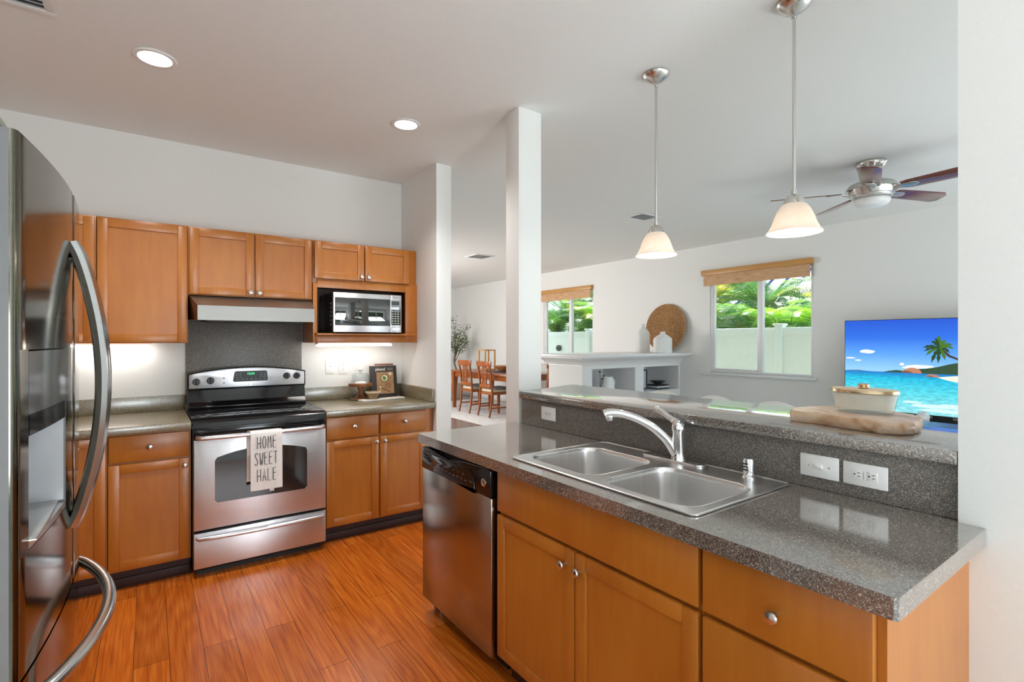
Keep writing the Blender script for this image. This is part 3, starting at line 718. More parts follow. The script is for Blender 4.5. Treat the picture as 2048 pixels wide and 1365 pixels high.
plate('white double socket on the back wall beside the blank plate', 'socket', (1.286, 4.16, 1.176), 'y', .072, .118, 'duplex', 'plates on the back wall')

# ------------------------------------------------------------------ things on the right worktop
Z = .9142
wtray = wood('acacia', lin(132, 84, 48), lin(98, 58, 30), .4, (4, 20, 4))
tag(MB().lathe([(0, 0), (.080, 0), (.085, .006), (.083, .012), (0, .012)], (1.383, 4.03, Z), 32).build('serving_board', M('olive_board', lin(120, 92, 60), .5, var=.2)), 'thin round wooden board under the cake stand', 'board')
cs = MB().lathe([(0, 0), (.044, 0), (.046, .006), (.034, .014), (.020, .03), (.017, .05), (.024, .085), (.03, .096), (.092, .098), (.094, .118), (0, .118)], (1.382, 4.02, Z+.0125), 36).build('cake_stand', wood('acacia_stand', lin(150, 92, 48), lin(104, 58, 28), .35, (8, 8, 3)))
tag(cs, 'small turned wooden cake stand with dark edge beside the cookbook', 'cake stand')
dz = Z+.131
t = thing('glass_dome', 'clear glass dome with knob covering the wooden cake stand', 'dome', (1.382, 4.02, dz))
MB().lathe([(.072, 0), (.073, .004), (.062, .072), (.056, .078), (.012, .082), (.010, .085), (.010, .081), (.054, .075), (.060, .068), (.070, .004)], (1.382, 4.02, dz), 32, caps=False).build('dome', MT['domeglass'], t)
MB().lathe([(0, .083), (.009, .083), (.009, .094), (.018, .102), (.020, .112), (.014, .122), (0, .125)], (1.382, 4.02, dz), 20).build('knob', M('frosted_knob', (.85, .86, .86), .15), t)
tag(MB().lathe([(0, 0), (.046, 0), (.044, .008), (.03, .013), (0, .015)], (1.382, 4.02, dz+.0005), 24).build('white_soap_pile', M('sugar', (.86, .85, .83), .9, var=.05, scale=90, bmp=.4)), 'low white mound under the glass dome', 'food')
mt_ = MB().box(-.185, .185, -.045, .045, 0, .012, .003)
o = tag(mt_.build('marble_tray', M('white_marble', (.74, .71, .67), .3, var=.06, scale=8)), 'long white marble board lying in front of the cookbook', 'board'); o.location = (1.515, 3.90, Z+.0005); o.rotation_euler.z = R(9)
bw = MB(M('bowl_clay', lin(150, 122, 88), .5, var=.08)).lathe([(0, 0), (.026, 0), (.03, .006), (.042, .03), (.049, .046), (.056, .048), (.057, .058), (.052, .058), (.046, .045), (.036, .022), (0, .012)], (1.438, 3.89, Z+.0135), 30)
bw.lathe([(.0475, .0475), (.0575, .0475), (.0585, .059), (.0505, .0595)], (1.438, 3.89, Z+.0135), 30, M('bowl_rim', lin(206, 190, 160), .5), caps=False)
tag(bw.build('bowl', None), 'small tan footed bowl with pale rim on the marble board', 'bowl')
# cookbook leaning on the wall
bkc = M('book_cover', lin(44, 38, 34), .5, var=.08)
b = MB(bkc); b.box(-.112, .112, -.012, .012, 0, .262, .002)
b.box(-.109, .1105, -.0095, .0095, .003, .264, m=M('book_pages', (.75, .72, .66), .8))
fy = -.0126
b.box(-.06, .083, fy-.0006, fy+.0005, .03, .208, m=M('photo_table', lin(160, 124, 84), .6, var=.18, scale=26))
def disc(x, z, r, m, d=.0008, n=18): b.lathe([(r, 0), (r, d), (0, d)], (x, fy-.0006, z), n, m, '-y')
disc(.006, .158, .033, M('dish_dark', lin(78, 58, 34), .5)); disc(.006, .158, .027, M('dish_cream', lin(222, 222, 180), .5), .0011)
for a, c, r in ((.0, .166, .010), (.012, .158, .009), (.004, .147, .009), (-.006, .156, .006)): disc(a, c, r, M('herb', lin(86, 118, 62), .6) if a == 0 else b.mats[-1], .0014)
disc(.055, .193, .014, M('dish_grey', lin(206, 200, 180), .5)); disc(.033, .095, .028, M('seeds', lin(146, 106, 66), .7, var=.3, scale=120), .0011)
b.tube([(-.03, fy-.001, .082), (.05, fy-.001, .04)], .004, 6, M('spoon', lin(92, 48, 26), .5), sq=.3)
disc(-.032, .083, .008, M('garlic', lin(220, 200, 160), .5), .0016)
b.text('plated', .034, TX(-.026, fy-.0002, .232), M('cover_white', (.8, .8, .78), .6), .0005)
for k in range(4): b.box(.031, .083-.004*(k % 2), fy-.0004, fy+.0004, .240-.006*k, .2425-.006*k, m=M('cover_grey', (.25, .24, .23), .6) if k == 0 else b.mats[-1])
o = tag(b.build('cookbook', None), 'dark cookbook titled plated leaning against the wall', 'book'); o.location = (1.592, 4.048, Z+.0028); o.rotation_euler = (R(-9), 0, R(-4))
o = tag(MB(M('red_cover', lin(120, 66, 52), .5)).box(-.10, .06, -.006, .006, 0, .278, .002).build('slim_book', None), 'slim reddish book peeking out behind the cookbook', 'book'); o.location = (1.64, 4.088, Z+.002); o.rotation_euler = (R(-9), 0, R(-2))

# ------------------------------------------------------------------ refrigerator
t = thing('refrigerator', 'tall stainless french-door refrigerator with curved doors and bow handles', 'refrigerator', (-.6, 1.73, 0))
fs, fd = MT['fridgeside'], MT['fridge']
MB().box(-1.0, -.305, 1.29, 2.18, .03, 1.755, .006).box(-.95, -.36, 1.33, 2.14, 0, .03).build('body', fs, t)
FX = lambda y: -.1618-.146*(y-1.757)**2
def curved(mb, y0, y1, z0, z1, back=-.295, n=10, rnd_=.010, m=None, r0=True, r1=True):
    pts = [(back, y0)]
    ys = [y0+(y1-y0)*i/n for i in range(n+1)]
    fp = [(FX(y), y) for y in ys]
    if r0: fp = [(FX(y0)-rnd_, y0), (FX(y0)-rnd_*.3, y0+rnd_*.3), (FX(y0+rnd_), y0+rnd_)]+fp[1:]
    if r1: fp = fp[:-1]+[(FX(y1-rnd_), y1-rnd_), (FX(y1)-rnd_*.3, y1-rnd_*.3), (FX(y1)-rnd_, y1)]
    mb.prism(pts+fp+[(back, y1)], 'z', z0, z1, m)
    return mb
def paint_sides(o):
    o.data.materials.append(fs); k = len(o.data.materials)-1
    for p in o.data.polygons:
        if abs(p.normal.y) > .97 and p.area > .005: p.material_index = k
YA, YM, YB = 1.275, 1.757, 2.19
DZ0, DZ1, QY0, QY1 = .985, 1.372, 1.335, 1.634
m = MB(fd); curved(m, YA, YM-.003, .758, DZ0); curved(m, YA, YM-.003, DZ1, 1.775)
curved(m, YA, QY0, DZ0, DZ1, n=3, r1=False); curved(m, QY1, YM-.003, DZ0, DZ1, n=4, r0=False); m.box(-.295, -.268, QY0, QY1, DZ0, DZ1)
nd = m.build('door', None, t); paint_sides(nd)
dsp = MB(M('display_glass', (.17, .17, .165), .12, .3)); curved(dsp, QY0+.004, QY1-.004, 1.246, DZ1-.003, back=-.262, r0=False, r1=False); dsp.build('dispenser_display', None, nd)
dsp = MB(bk); curved(dsp, QY0+.006, QY1-.004, 1.205, 1.245, back=-.262, r0=False, r1=False); dsp.build('dispenser_trim', None, nd)
lin_ = MB(M('dispenser_liner', (.55, .56, .58), .3, .4)).box(-.267, -.262, QY0, QY1, DZ0+.02, 1.204).box(-.262, FX(QY0)-.004, QY0, QY0+.003, DZ0+.02, 1.204).box(-.262, FX(QY1)-.004, QY1-.003, QY1, DZ0+.02, 1.204)
lin_.box(-.245, -.225, 1.46, 1.51, 1.08, 1.20, .006); lin_.build('dispenser_recess', None, nd)
tr = MB(MT['nickel']); curved(tr, QY0, QY1, DZ0+.002, DZ0+.016, back=-.266, r0=False, r1=False)
tr.box(-.25, FX(QY0)+.012, QY0+.0, QY1, DZ0+.016, DZ0+.021, .002); tr.build('drip_tray', None, nd)
m = MB(fd); curved(m, YM+.003, YB, .758, 1.775); fdoor = m.build('door', None, t); paint_sides(fdoor)
m = MB(fd); curved(m, YA, YB, .075, .751); frz = m.build('freezer_drawer', None, t); paint_sides(frz)
MB().box(-.33, -.30, 1.31, 2.16, .07, 1.76).build('gasket', MT['slot'], t)
def bow(parent, y):
    p = [(FX(y)+.001+.062*sin(pi*i/24)**.78, y, 1.640-.725*i/24) for i in range(25)]
    MB().tube(spline(p, 4), .0155, 8, sq=1.25, up=(1, 0, 0)).build('handle', steel('handle_steel', (.60, .62, .63), .2) if 'handle_steel' not in bpy.data.materials else bpy.data.materials['handle_steel'], parent)
bow(nd, 1.712); bow(fdoor, 1.802)
p = [(FX(1.355+.77*i/24)+.001+.074*sin(pi*i/24)**.78, 1.355+.77*i/24, .684) for i in range(25)]
MB().tube(spline(p, 4), .0155, 10).build('handle', bpy.data.materials['handle_steel'], frz)
MB().box(-.31, -.215, 1.268, 1.32, 1.776, 1.792, .004).box(-.285, -.232, 1.262, 1.2745, 1.70, 1.776, .004).build('hinge_cover', M('hinge_plastic', lin(150, 155, 140), .5), t)
# ------------------------------------------------------------------ island
IX = 1.147
def island_cab(lbl, y0, y1):
    t = thing('island_cabinet', lbl, 'cabinet', (1.45, (y0+y1)/2, 0), 'cabinets of the island')
    m = MB(cab)
    m.box(IX+.022, 1.735, y0, y0+.018, .105, .868).box(IX+.022, 1.735, y1-.018, y1, .105, .868).box(IX+.022, 1.735, y0+.018, y1-.018, .105, .123).box(1.717, 1.735, y0+.018, y1-.018, .123, .60)
    f0, f1 = IX+.022, IX+.040
    m.box(f0, f1, y0+.018, y0+.04, .123, .868).box(f0, f1, y1-.04, y1-.018, .123, .868).box(f0, f1, y0+.04, y1-.04, .83, .868).box(f0, f1, y0+.04, y1-.04, .123, .14).box(f0, f1, y0+.04, y1-.04, .68, .715)
    m.build('body', None, t)
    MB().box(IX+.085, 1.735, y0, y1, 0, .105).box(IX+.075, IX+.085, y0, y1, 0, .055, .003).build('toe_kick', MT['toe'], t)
    return t
t = island_cab('island cabinet with two doors and a wide false drawer front under the sink', .776, 1.711)
shaker('drawer_front', t, .783, 1.706, .700, .862, IX, axis='x', flat=True)
d = shaker('door', t, 1.250, 1.706, .115, .686, IX, axis='x', w=.047); knob(d, (IX, 1.296, .632), '-x')
d = shaker('door', t, .783, 1.244, .115, .686, IX, axis='x', w=.047); knob(d, (IX, 1.222, .632), '-x')
t = island_cab('island drawer cabinet at the near end beside the white wall', .378, .774)
for z0, z1 in ((.700, .862), (.415, .686), (.115, .401)):
    d = shaker('drawer', t, .394, .770, z0, z1, IX, axis='x', flat=True); knob(d, (IX, .584, (z0+z1)/2-.01), '-x')
# dishwasher
t = thing('dishwasher', 'stainless dishwasher with black control strip at the far end of the island', 'dishwasher', (1.4, 2.06, 0))
MB().box(IX+.03, 1.73, 1.742, 2.385, .09, .866).build('body', bkm, t)
MB().box(IX+.085, 1.72, 1.75, 2.34, .0, .09).box(IX+.06, IX+.068, 2.33, 2.38, .0, .10).build('toe_plate', bkm, t)
MB().box(IX+.062, IX+.075, 2.35, 2.366, 0, .09).build('foot', MT['plastic'], t)
def bowed(mb, z0, z1, bul, y0=1.742, y1=2.386, x=IX+.004, n=12, back=IX+.03, m=None, bev=0):
    mb.prism([(back, y0)]+[(x-bul*(1-(2*i/n-1)**2)**.8, y0+(y1-y0)*i/n) for i in range(n+1)]+[(back, y1)], 'z', z0, z1, m, bev); return mb
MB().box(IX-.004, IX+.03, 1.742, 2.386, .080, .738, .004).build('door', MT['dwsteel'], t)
cpn = MB(bk)
# black strip: straight lower edge, scooped top, swelling belly
n = 16
cpn.prism([(1.742, .740), (2.386, .740), (2.386, .845), (2.36, .850)]+[(2.33-.38*i/n, .850-.022*sin(pi*i/n)**2*(1 if i > n/2 else .8)) for i in range(n+1)]+[(1.76, .858), (1.742, .853)], 'x', IX-.008, IX+.03, bev=.003)
cpn.prism([(1.86, .742)]+[(1.86+.40*i/n, .752-.012*sin(pi*i/n)) for i in range(n+1)]+[(2.27, .79), (2.26, .825), (1.90, .828), (1.87, .80)], 'x', IX-.013, IX-.006, bev=.002)
cpn.lathe([(.017, 0), (.017, .003), (.013, .004), (.013, .0025), (0, .0025)], (IX-.008, 1.793, .795), 24, MT['nickel'], '-x')
RX = lambda x, y, z: Matrix.Translation((x, y, z)) @ Matrix.Rotation(-pi/2, 4, 'Z') @ Matrix.Rotation(pi/2, 4, 'X')
cpn.text('GE', .014, RX(IX-.0108, 1.793, .795), MT['slot'], .0004)
gp = M('strip_print', (.12, .12, .125), .5)
for k in range(8): cpn.box(IX-.0137, IX-.0128, 1.93+.035*k, 1.945+.035*k, .770+.001*(k % 3), .775+.001*(k % 3), m=gp)
for k in range(6): cpn.box(IX-.0137, IX-.0128, 1.95+.045*k, 1.962+.045*k, .795, .799, m=gp)
cpn.box(IX-.0137, IX-.0128, 1.875, 1.905, .775, .778, m=gp)
for k in range(4): cpn.box(IX-.0095, IX-.0078, 2.29, 2.365, .790+.012*k, .795+.012*k, .0007, m=M('strip_ribs', (.03, .03, .03), .3) if k == 0 else cpn.mats[-1])
cpn.build('control_panel', None, t)

# sink and the worktop cut out for it
SX0, SX1, SY0, SY1 = 1.190, 1.716, .822, 1.668
tag(MB(MT['stone']).plate([(1.119, .352), (1.126, .345), (1.7185, .345), (1.7185, .4005), (1.737, .4005), (1.737, 2.360), (1.7405, 2.365), (1.7405, 2.395), (1.126, 2.395), (1.119, 2.388)], [rrect(1.212, 1.645, .848, 1.645, .03)], .870, .914).build('island_worktop', None, smooth=0),
    'grey-brown speckled worktop of the island around the sink', 'worktop')
ss = MT['sinksteel']
m = MB(ss)
bowls = (rrect(1.238, 1.600, 1.266, 1.630, .07, 6), rrect(1.226, 1.578, .860, 1.216, .07, 6))
m.plate(rrect(SX0, SX1, SY0, SY1, .02, 4), list(bowls), .9148, .9185)
for k, (a, b) in enumerate(((.9165, .0),)): pass
rim = rrect(SX0, SX1, SY0, SY1, .02, 4)
m.tube([(x, y, .9182) for x, y in rim+[rim[0]]], .0036, 6)
sk = m.build('sink', None)
for lp, nm in zip(bowls, ('far', 'near')):
    cx = sum(p[0] for p in lp)/len(lp); cy = sum(p[1] for p in lp)/len(lp)
    bm_ = MB(ss); rows = []
    for z, s in ((.9187, 1.022), (.9195, 1.008), (.916, .995), (.90, .985), (.76, .955), (.735, .93), (.722, .86), (.715, .2), (.714, .16)):
        rows.append([(cx+(x-cx)*s, cy+(y-cy)*s, z) for x, y in lp])
    nn = len(lp); allp = [p for r_ in rows for p in r_]
    fc = [(i*nn+k, i*nn+(k+1) % nn, (i+1)*nn+(k+1) % nn, (i+1)*nn+k) for i in range(len(rows)-1) for k in range(nn)]
    bm_.verts(allp, fc+[tuple((len(rows)-1)*nn+k for k in range(nn))])
    bm_.lathe([(.055, .7165), (.05, .719), (.03, .7165), (0, .7165)], (cx, cy, 0), 24, MT['chrome'])
    bm_.build('bowl', None, sk, smooth=50)
tag(sk, 'double-bowl stainless steel sink set into the island worktop', 'sink')
# faucet
ch = MT['chrome']
t = thing('faucet', 'chrome single-lever kitchen faucet behind the sink bowls', 'faucet', (1.675, 1.235, .919))
fp = rrect(1.650, 1.702, 1.115, 1.395, .025, 6)
MB().prism(fp, 'z', .9188, .926, bev=.003).build('deck_plate', ch, t)
MB().lathe([(.029, .926), (.027, .935), (.0245, .95), (.0245, 1.035), (.027, 1.04), (.027, 1.052), (.022, 1.066), (.010, 1.072), (0, 1.073)], (1.675, 1.228, 0), 28).build('body', ch, t)
sp = spline([(1.672, 1.235, .945), (1.650, 1.262, 1.000), (1.615, 1.300, 1.046), (1.575, 1.345, 1.078), (1.535, 1.390, 1.096), (1.505, 1.424, 1.098), (1.490, 1.440, 1.090)], 5)
so = MB().tube(sp, [.021-.005*min(1, i/14)+.006*max(0, (i-19)/11) for i in range(len(sp))], 14).build('spout', ch, t)
MB().lathe([(.012, 0), (.016, .004), (.018, .018), (.016, .024), (0, .024)], (1.503, 1.426, 1.068), 18).build('spray_head', ch, so)
lv = spline([(1.675, 1.228, 1.060), (1.676, 1.250, 1.074), (1.677, 1.285, 1.090), (1.678, 1.318, 1.106), (1.678, 1.342, 1.112)], 5)
MB().tube(lv, [.021, .0195, .018, .0165, .015, .0135, .0125, .0115, .011, .0112, .011, .011, .0112, .0116, .012, .0124, .0128, .013, .013, .012, .009], 14).build('lever', ch, t)
ag = MB(ch).lathe([(.022, .9188), (.0225, .924), (.0185, .928), (.0185, .975), (.0165, .984), (.010, .987), (0, .9875)], (1.678, .945, 0), 26)
for k in range(3): ag.box(1.657, 1.665, .938, .954, .965-.01*k, .969-.01*k, m=MT['slot'])
tag(ag.build('air_gap', None), 'small chrome air gap cap at the back corner of the sink', 'air gap')
# backsplash and raised bar
tag(MB(MT['stonewall']).box(1.738, 1.7555, .402, 2.335, .9146, 1.0625, .001).build('bar_backsplash', None), 'speckled backsplash between the island worktop and the raised bar', 'backsplash')
bp = [(1.712, .402), (2.268, .402), (2.268, 2.470), (2.255, 2.486), (1.912, 2.3645), (1.742, 2.3645), (1.735, 2.340), (1.722, 2.335), (1.712, 2.322)]
tag(MB(MT['stone']).prism(bp, 'z', 1.063, 1.100, bev=.004).build('raised_worktop', None), 'long speckled raised bar top along the island', 'bar top')
plate('white double socket on the bar backsplash near the column', 'socket', (1.7378, 2.088, .998), 'x', .116, .070, 'duplex_h', 'plates on the bar backsplash')
plate('white light switch plate on the bar backsplash beside the sink', 'switch', (1.7378, .744, .988), 'x', .114, .071, 'toggle', 'plates on the bar backsplash')
plate('white double socket with centre button on the bar backsplash by the near wall', 'socket', (1.7378, .617, .987), 'x', .116, .068, 'decor_h', 'plates on the bar backsplash')
# petrified wood slab and candle dish on the bar
def slab_mat():
    m, nt, b = newmat('petrified_wood')
    n = N(nt, 'ShaderNodeTexNoise', Scale=9.0, Detail=6.0, Distortion=1.5); nt.links.new(coords(nt, (1, 1, 2)), n.inputs['Vector'])
    nt.links.new(ramp(nt, n.outputs['Fac'], [(.3, lin(178, 132, 96)), (.45, lin(214, 180, 148)), (.6, lin(226, 200, 174)), (.75, lin(196, 176, 162))]), b.inputs['Base Color'])
    b.inputs['Roughness'].default_value = .3; bump(nt, b, n.outputs['Fac'], .2, .004); return m
outl = [(1.862, .890), (1.868, .840), (1.868, .790), (1.850, .740), (1.838, .690), (1.842, .640), (1.830, .600), (1.850, .560), (1.905, .540), (1.965, .545), (2.03, .560), (2.075, .585), (2.12, .64), (2.15, .70), (2.16, .77), (2.13, .84), (2.06, .895), (1.98, .922), (1.91, .915)]
so_ = spline([(x, y, 0) for x, y in outl+[outl[0]]], 3)[:-1]
m = MB(slab_mat()); rows = []
for z, s in ((1.1005, .955), (1.106, .985), (1.120, 1.0), (1.134, .995), (1.140, .975)):
    rows.append([(2.0+(p.x-2.0)*s+.003*sin(k*1.7), .73+(p.y-.73)*s+.003*cos(k*2.3), z) for k, p in enumerate(so_)])
nn = len(so_)
m.verts([p for r_ in rows for p in r_], [(i*nn+k, i*nn+(k+1) % nn, (i+1)*nn+(k+1) % nn, (i+1)*nn+k) for i in range(4) for k in range(nn)]+[tuple(range(nn))[::-1], tuple(4*nn+k for k in range(nn))])
tag(m.build('stone_slab', None, smooth=50), 'pinkish beige live-edge stone slab on the raised bar', 'slab')
t = thing('candle_dish', 'oval glass candle dish with gold lid on the stone slab', 'dish', (2.02, .722, 1.14))
cx, cy, bz = 2.02, .722, 1.1405
ang = Matrix.Rotation(R(-7), 4, 'Z')
OV = dict(n=40, sx=.62, sy=1.0)
MB().lathe([(0, 0), (.084, 0), (.088, .006), (.0995, .066), (.096, .066), (.084, .012), (0, .010)], (cx, cy, bz), m=MT['dishglass'], **OV).build('glass_bowl', None, t)
MB().lathe([(0, .0125), (.0845, .0125), (.0972, .0668), (0, .0668)], (cx, cy, bz), m=M('wax', (.90, .89, .87), .5), **OV).build('candle_wax', None, t)
gold = M('brushed_gold', (.80, .62, .40), .25, 1, var=.03)
lid = MB(gold).lathe([(0, .0675), (.100, .0675), (.1035, .069), (.1035, .079), (.101, .081), (0, .081)], (cx, cy, bz), **OV).lathe([(.1, .0811), (.099, .0818), (0, .082)], (cx, cy, bz), m=M('lid_cream', lin(222, 206, 178), .4), **OV).build('lid', None, t)
MB().lathe([(0, .0821), (.014, .0821), (.017, .084), (.017, .096), (.013, .099), (0, .0995)], (cx, cy, bz), 24).build('knob', M('copper_knob', (.78, .50, .30), .2, 1, var=.02), lid)

# ------------------------------------------------------------------ ceiling fixtures
def downlight(lbl, x, y, proto=[None]):
    t = thing('recessed_light', lbl, 'ceiling light', (x, y, CE), 'recessed lights in the kitchen ceiling')
    MB().lathe([(.067, -.001), (.088, -.001), (.090, -.003), (.085, -.008), (.070, -.009), (.066, -.004)], (x, y, CE), 36, caps=False).build('trim_ring', MT['white'], t)
    MB().lathe([(0, -.0035), (.067, -.0035), (.067, -.0005), (0, -.0005)], (x, y, CE), 36).build('lens', MT['led'], t)
    light('downlight_beam', 'SPOT', (x, y, CE-.02), 48, (1, .98, .95), target=(x, y, 0), spot_size=R(130), spot_blend=.8, shadow_soft_size=.06)
    return t
downlight('round recessed ceiling light nearer the refrigerator', .025, 2.975)
downlight('round recessed ceiling light near the stub wall', 1.311, 2.973)
def vent(lbl, x0, x1, y0, y1, along):
    t = thing('ceiling_vent', lbl, 'vent', ((x0+x1)/2, (y0+y1)/2, CE), 'air vents in the ceiling')
    m = MB(); w = .035; z0, z1 = CE-.010, CE-.0005
    m.box(x0, x1, y0, y0+w, z0, z1, .003).box(x0, x1, y1-w, y1, z0, z1, .003).box(x0, x0+w, y0+w, y1-w, z0, z1, .003).box(x1-w, x1, y0+w, y1-w, z0, z1, .003)
    k = 0; n = 9
    rot = Matrix.Rotation(R(35), 3, 'Y' if along == 'y' else 'X')
    for k in range(n):
        f = (k+.5)/n
        if along == 'y': xx = x0+w+(x1-x0-2*w)*f; m.box(xx-.012, xx+.012, y0+w, y1-w, CE-.0070, CE-.0058, rot=rot, at=(xx, (y0+y1)/2, CE-.0065))
        else: yy = y0+w+(y1-y0-2*w)*f; m.box(x0+w, x1-w, yy-.012, yy+.012, CE-.0070, CE-.0058, rot=rot, at=((x0+x1)/2, yy, CE-.0065))
    m.build('grille', MT['white'], t)
    MB().box(x0+w, x1-w, y0+w, y1-w, CE-.0012, CE-.0004).build('duct', M('duct_dark', (.10, .10, .095), .8) if 'duct_dark' not in bpy.data.materials else bpy.data.materials['duct_dark'], t)
vent('white ceiling air vent at the corner above the refrigerator', -.62, -.31, 2.50, 2.836, 'x')
vent('white ceiling air vent behind the farther pendant lamp', 4.25, 4.56, 3.56, 3.81, 'x')
vent('white ceiling air vent between the stub wall and the column', 4.17, 4.52, 6.79, 7.15, 'x')
def pendant(lbl, x, y):
    t = thing('pendant_lamp', lbl, 'pendant lamp', (x, y, CE), 'pendant lamps over the bar')
    MB().lathe([(.064, -.0005), (.066, -.006), (.060, -.018), (.040, -.034), (.018, -.046), (.010, -.050), (.010, -.062), (0, -.062)], (x, y, CE), 32).lathe([(.004, 0), (.006, .003), (.004, .008), (0, .009)], (x-.035, y-.035, CE-.032), 10, axis='-y').build('canopy', nick, t)
    MB().cyl((x, y, 1.975), .0065, CE-1.975-.05, n=14).cyl((x, y, 1.972), .010, .02, n=14).build('rod', nick, t)
    MB().lathe([(0, 1.978), (.012, 1.976), (.026, 1.968), (.037, 1.952), (.040, 1.936), (.036, 1.934), (0, 1.934)], (x, y, 0), 28).build('cap', nick, t)
    MB().lathe([(.034, 1.938), (.046, 1.932), (.060, 1.912), (.072, 1.885), (.082, 1.855), (.093, 1.834), (.102, 1.824), (.1015, 1.821), (.091, 1.830), (.079, 1.852), (.069, 1.882), (.057, 1.909), (.044, 1.929)], (x, y, 0), 40, caps=False).build('lamp_shade', MT['shade'], t)
    MB().ball((x, y, 1.855), .031, sc=(1, 1, .92)).lathe([(.02, 1.87), (.017, 1.90), (.017, 1.932)], (x, y, 0), 16).build('bulb', MT['bulb'], t)
    light('pendant_glow', 'POINT', (x, y, 1.80), 1.3, (1, .95, .86), shadow_soft_size=.03)
pendant('farther bell-shaped glass pendant lamp on a rod, nearer the column', 2.102, 1.675)
pendant('nearer bell-shaped glass pendant lamp on a rod, in front of the ceiling fan', 2.108, .998)
# ceiling fan
FCX, FCY = 4.47, 1.545
t = thing('ceiling_fan', 'brushed nickel ceiling fan with dark wood blades and a white bowl light', 'ceiling fan', (FCX, FCY, CE))
m = MB().lathe([(.092, -.0005), (.094, -.012), (.088, -.03), (.070, -.045), (.03, -.05), (0, -.05)], (FCX, FCY, CE), 30)
for k in range(12): a = k*pi/6; m.tube([(FCX+.093*cos(a), FCY+.093*sin(a), CE-.012), (FCX+.07*cos(a), FCY+.07*sin(a), CE-.044)], .007, 6)
m.build('canopy', nick, t)
MB().cyl((FCX, FCY, 2.60), .016, .12, n=16).lathe([(.016, 2.66), (.03, 2.65), (.045, 2.61), (.05, 2.595)], (FCX, FCY, 0), 24, caps=False).build('downrod', nick, t)
MB().lathe([(0, 2.600), (.06, 2.600), (.11, 2.590), (.150, 2.572), (.168, 2.548), (.170, 2.536), (.160, 2.532), (.152, 2.510), (.142, 2.490), (.135, 2.487), (.128, 2.470), (.115, 2.462), (0, 2.462)], (FCX, FCY, 0), 40).build('motor_housing', nick, t)
MB().lathe([(.116, 2.461), (.119, 2.452), (.112, 2.432), (.095, 2.414), (.06, 2.402), (.02, 2.397), (0, 2.3965)], (FCX, FCY, 0), 36).build('light_bowl', M('frosted_bowl', (.85, .85, .84), .35), t)
for az in (122, 51, -22, -95, 198):
    a = R(az); rz = Matrix.Rotation(a, 4, 'Z'); pitch = Matrix.Rotation(R(-13), 4, 'X')
    m = MB(); pts = [(.20, -.050), (.24, -.062), (.63, -.074), (.682, -.040), (.692, .045), (.65, .070), (.24, .060), (.20, .050)]
    m.prism(pts, 'z', -.003, .003, bev=.001)
    bmesh.ops.transform(m.bm, matrix=Matrix.Translation((FCX, FCY, 2.520)) @ rz @ pitch, verts=m.bm.verts)
    bo = m.build('blade', MT['wfan'], t)
    m = MB()
    m.prism([(.125, -.018), (.16, -.022), (.20, -.030), (.27, -.036), (.30, -.012), (.30, .012), (.27, .036), (.20, .030), (.16, .022), (.125, .018)], 'z', -.010, -.0035, bev=.002)
    m.tube([(.11, 0, -.012), (.145, 0, -.018), (.19, 0, -.009)], [.014, .013, .008], 10)
    bmesh.ops.transform(m.bm, matrix=Matrix.Translation((FCX, FCY, 2.520)) @ rz @ pitch, verts=m.bm.verts)
    m.build('blade_bracket', nick, bo)

# ------------------------------------------------------------------ living room
wh = MT['white']
t = thing('built_in_unit', 'white built-in half-height unit with deep mantel and open niches', 'built-in unit', (5.5, 5.08, 0))
UX0, UX1, UY0, UY1 = 4.51, 6.515, 4.75, 5.42
m = MB(wh)
n1, n2, nz0, nz1 = (4.68, 5.51), (5.69, 6.48), .66, 1.012
m.box(UX0, UX1, UY0, UY1, 0, nz0).box(UX0, UX1, UY0, UY1, nz1, 1.10)
for a, b in ((UX0, n1[0]), (n1[1], n2[0]), (n2[1], UX1)): m.box(a, b, UY0, UY1-.06, nz0, nz1)
m.box(UX0, UX1, UY1-.06, UY1, nz0, nz1)
m.build('body', None, t)
MB().box(UX0-.004, UX0-.0005, UY0+.001, UY1-.001, .09, 1.06).build('side_panel', wall, t)
m = MB(); 
def ring(o, z): return [(UX0-o, UY0-o, z), (UX1, UY0-o, z), (UX1, UY1+o*.8, z), (UX0-o, UY1+o*.8, z)]
pr = [(.004, 1.05), (.012, 1.055), (.012, 1.066), (.022, 1.070), (.030, 1.085), (.075, 1.125), (.150, 1.150), (.165, 1.158), (.165, 1.172)]
rows = [ring(o, z) for o, z in pr]
m.verts([p for r_ in rows for p in r_], [(4*i+k, 4*i+(k+1) % 4, 4*i+4+(k+1) % 4, 4*i+4+k) for i in range(len(pr)-1) for k in range(4)]+[(0, 1, 2, 3), tuple(4*(len(pr)-1)+k for k in range(4))])
m.box(UX0-.215, UX1, UY0-.215, UY1+.18, 1.1722, 1.206, .006)
m.build('mantel', wh, t)
def bottle_vase(lbl, x, y, h, r, sy):
    pr = [(0, 0), (r*.93, 0), (r, .01), (r, h*.66), (r*.9, h*.72), (r*.30, h*.90), (r*.26, h*.92), (r*.26, h*.985), (r*.32, h), (r*.2, h), (r*.18, h*.93)]
    return tag(MB().lathe(pr, (x, y, 1.2065), 32, sx=1, sy=sy, caps=False).build('vase', M('matt_white_ceramic', (.82, .81, .79), .6, var=.02, scale=30) if 'matt_white_ceramic' not in bpy.data.materials else bpy.data.materials['matt_white_ceramic']), lbl, 'vase', 'vases on the mantel')
bottle_vase('taller slim white bottle vase in front of the woven disc', 6.00, 5.02, .425, .118, .7)
bottle_vase('shorter broad white bottle vase in front of the woven disc', 5.990, 4.655, .305, .178, .5)
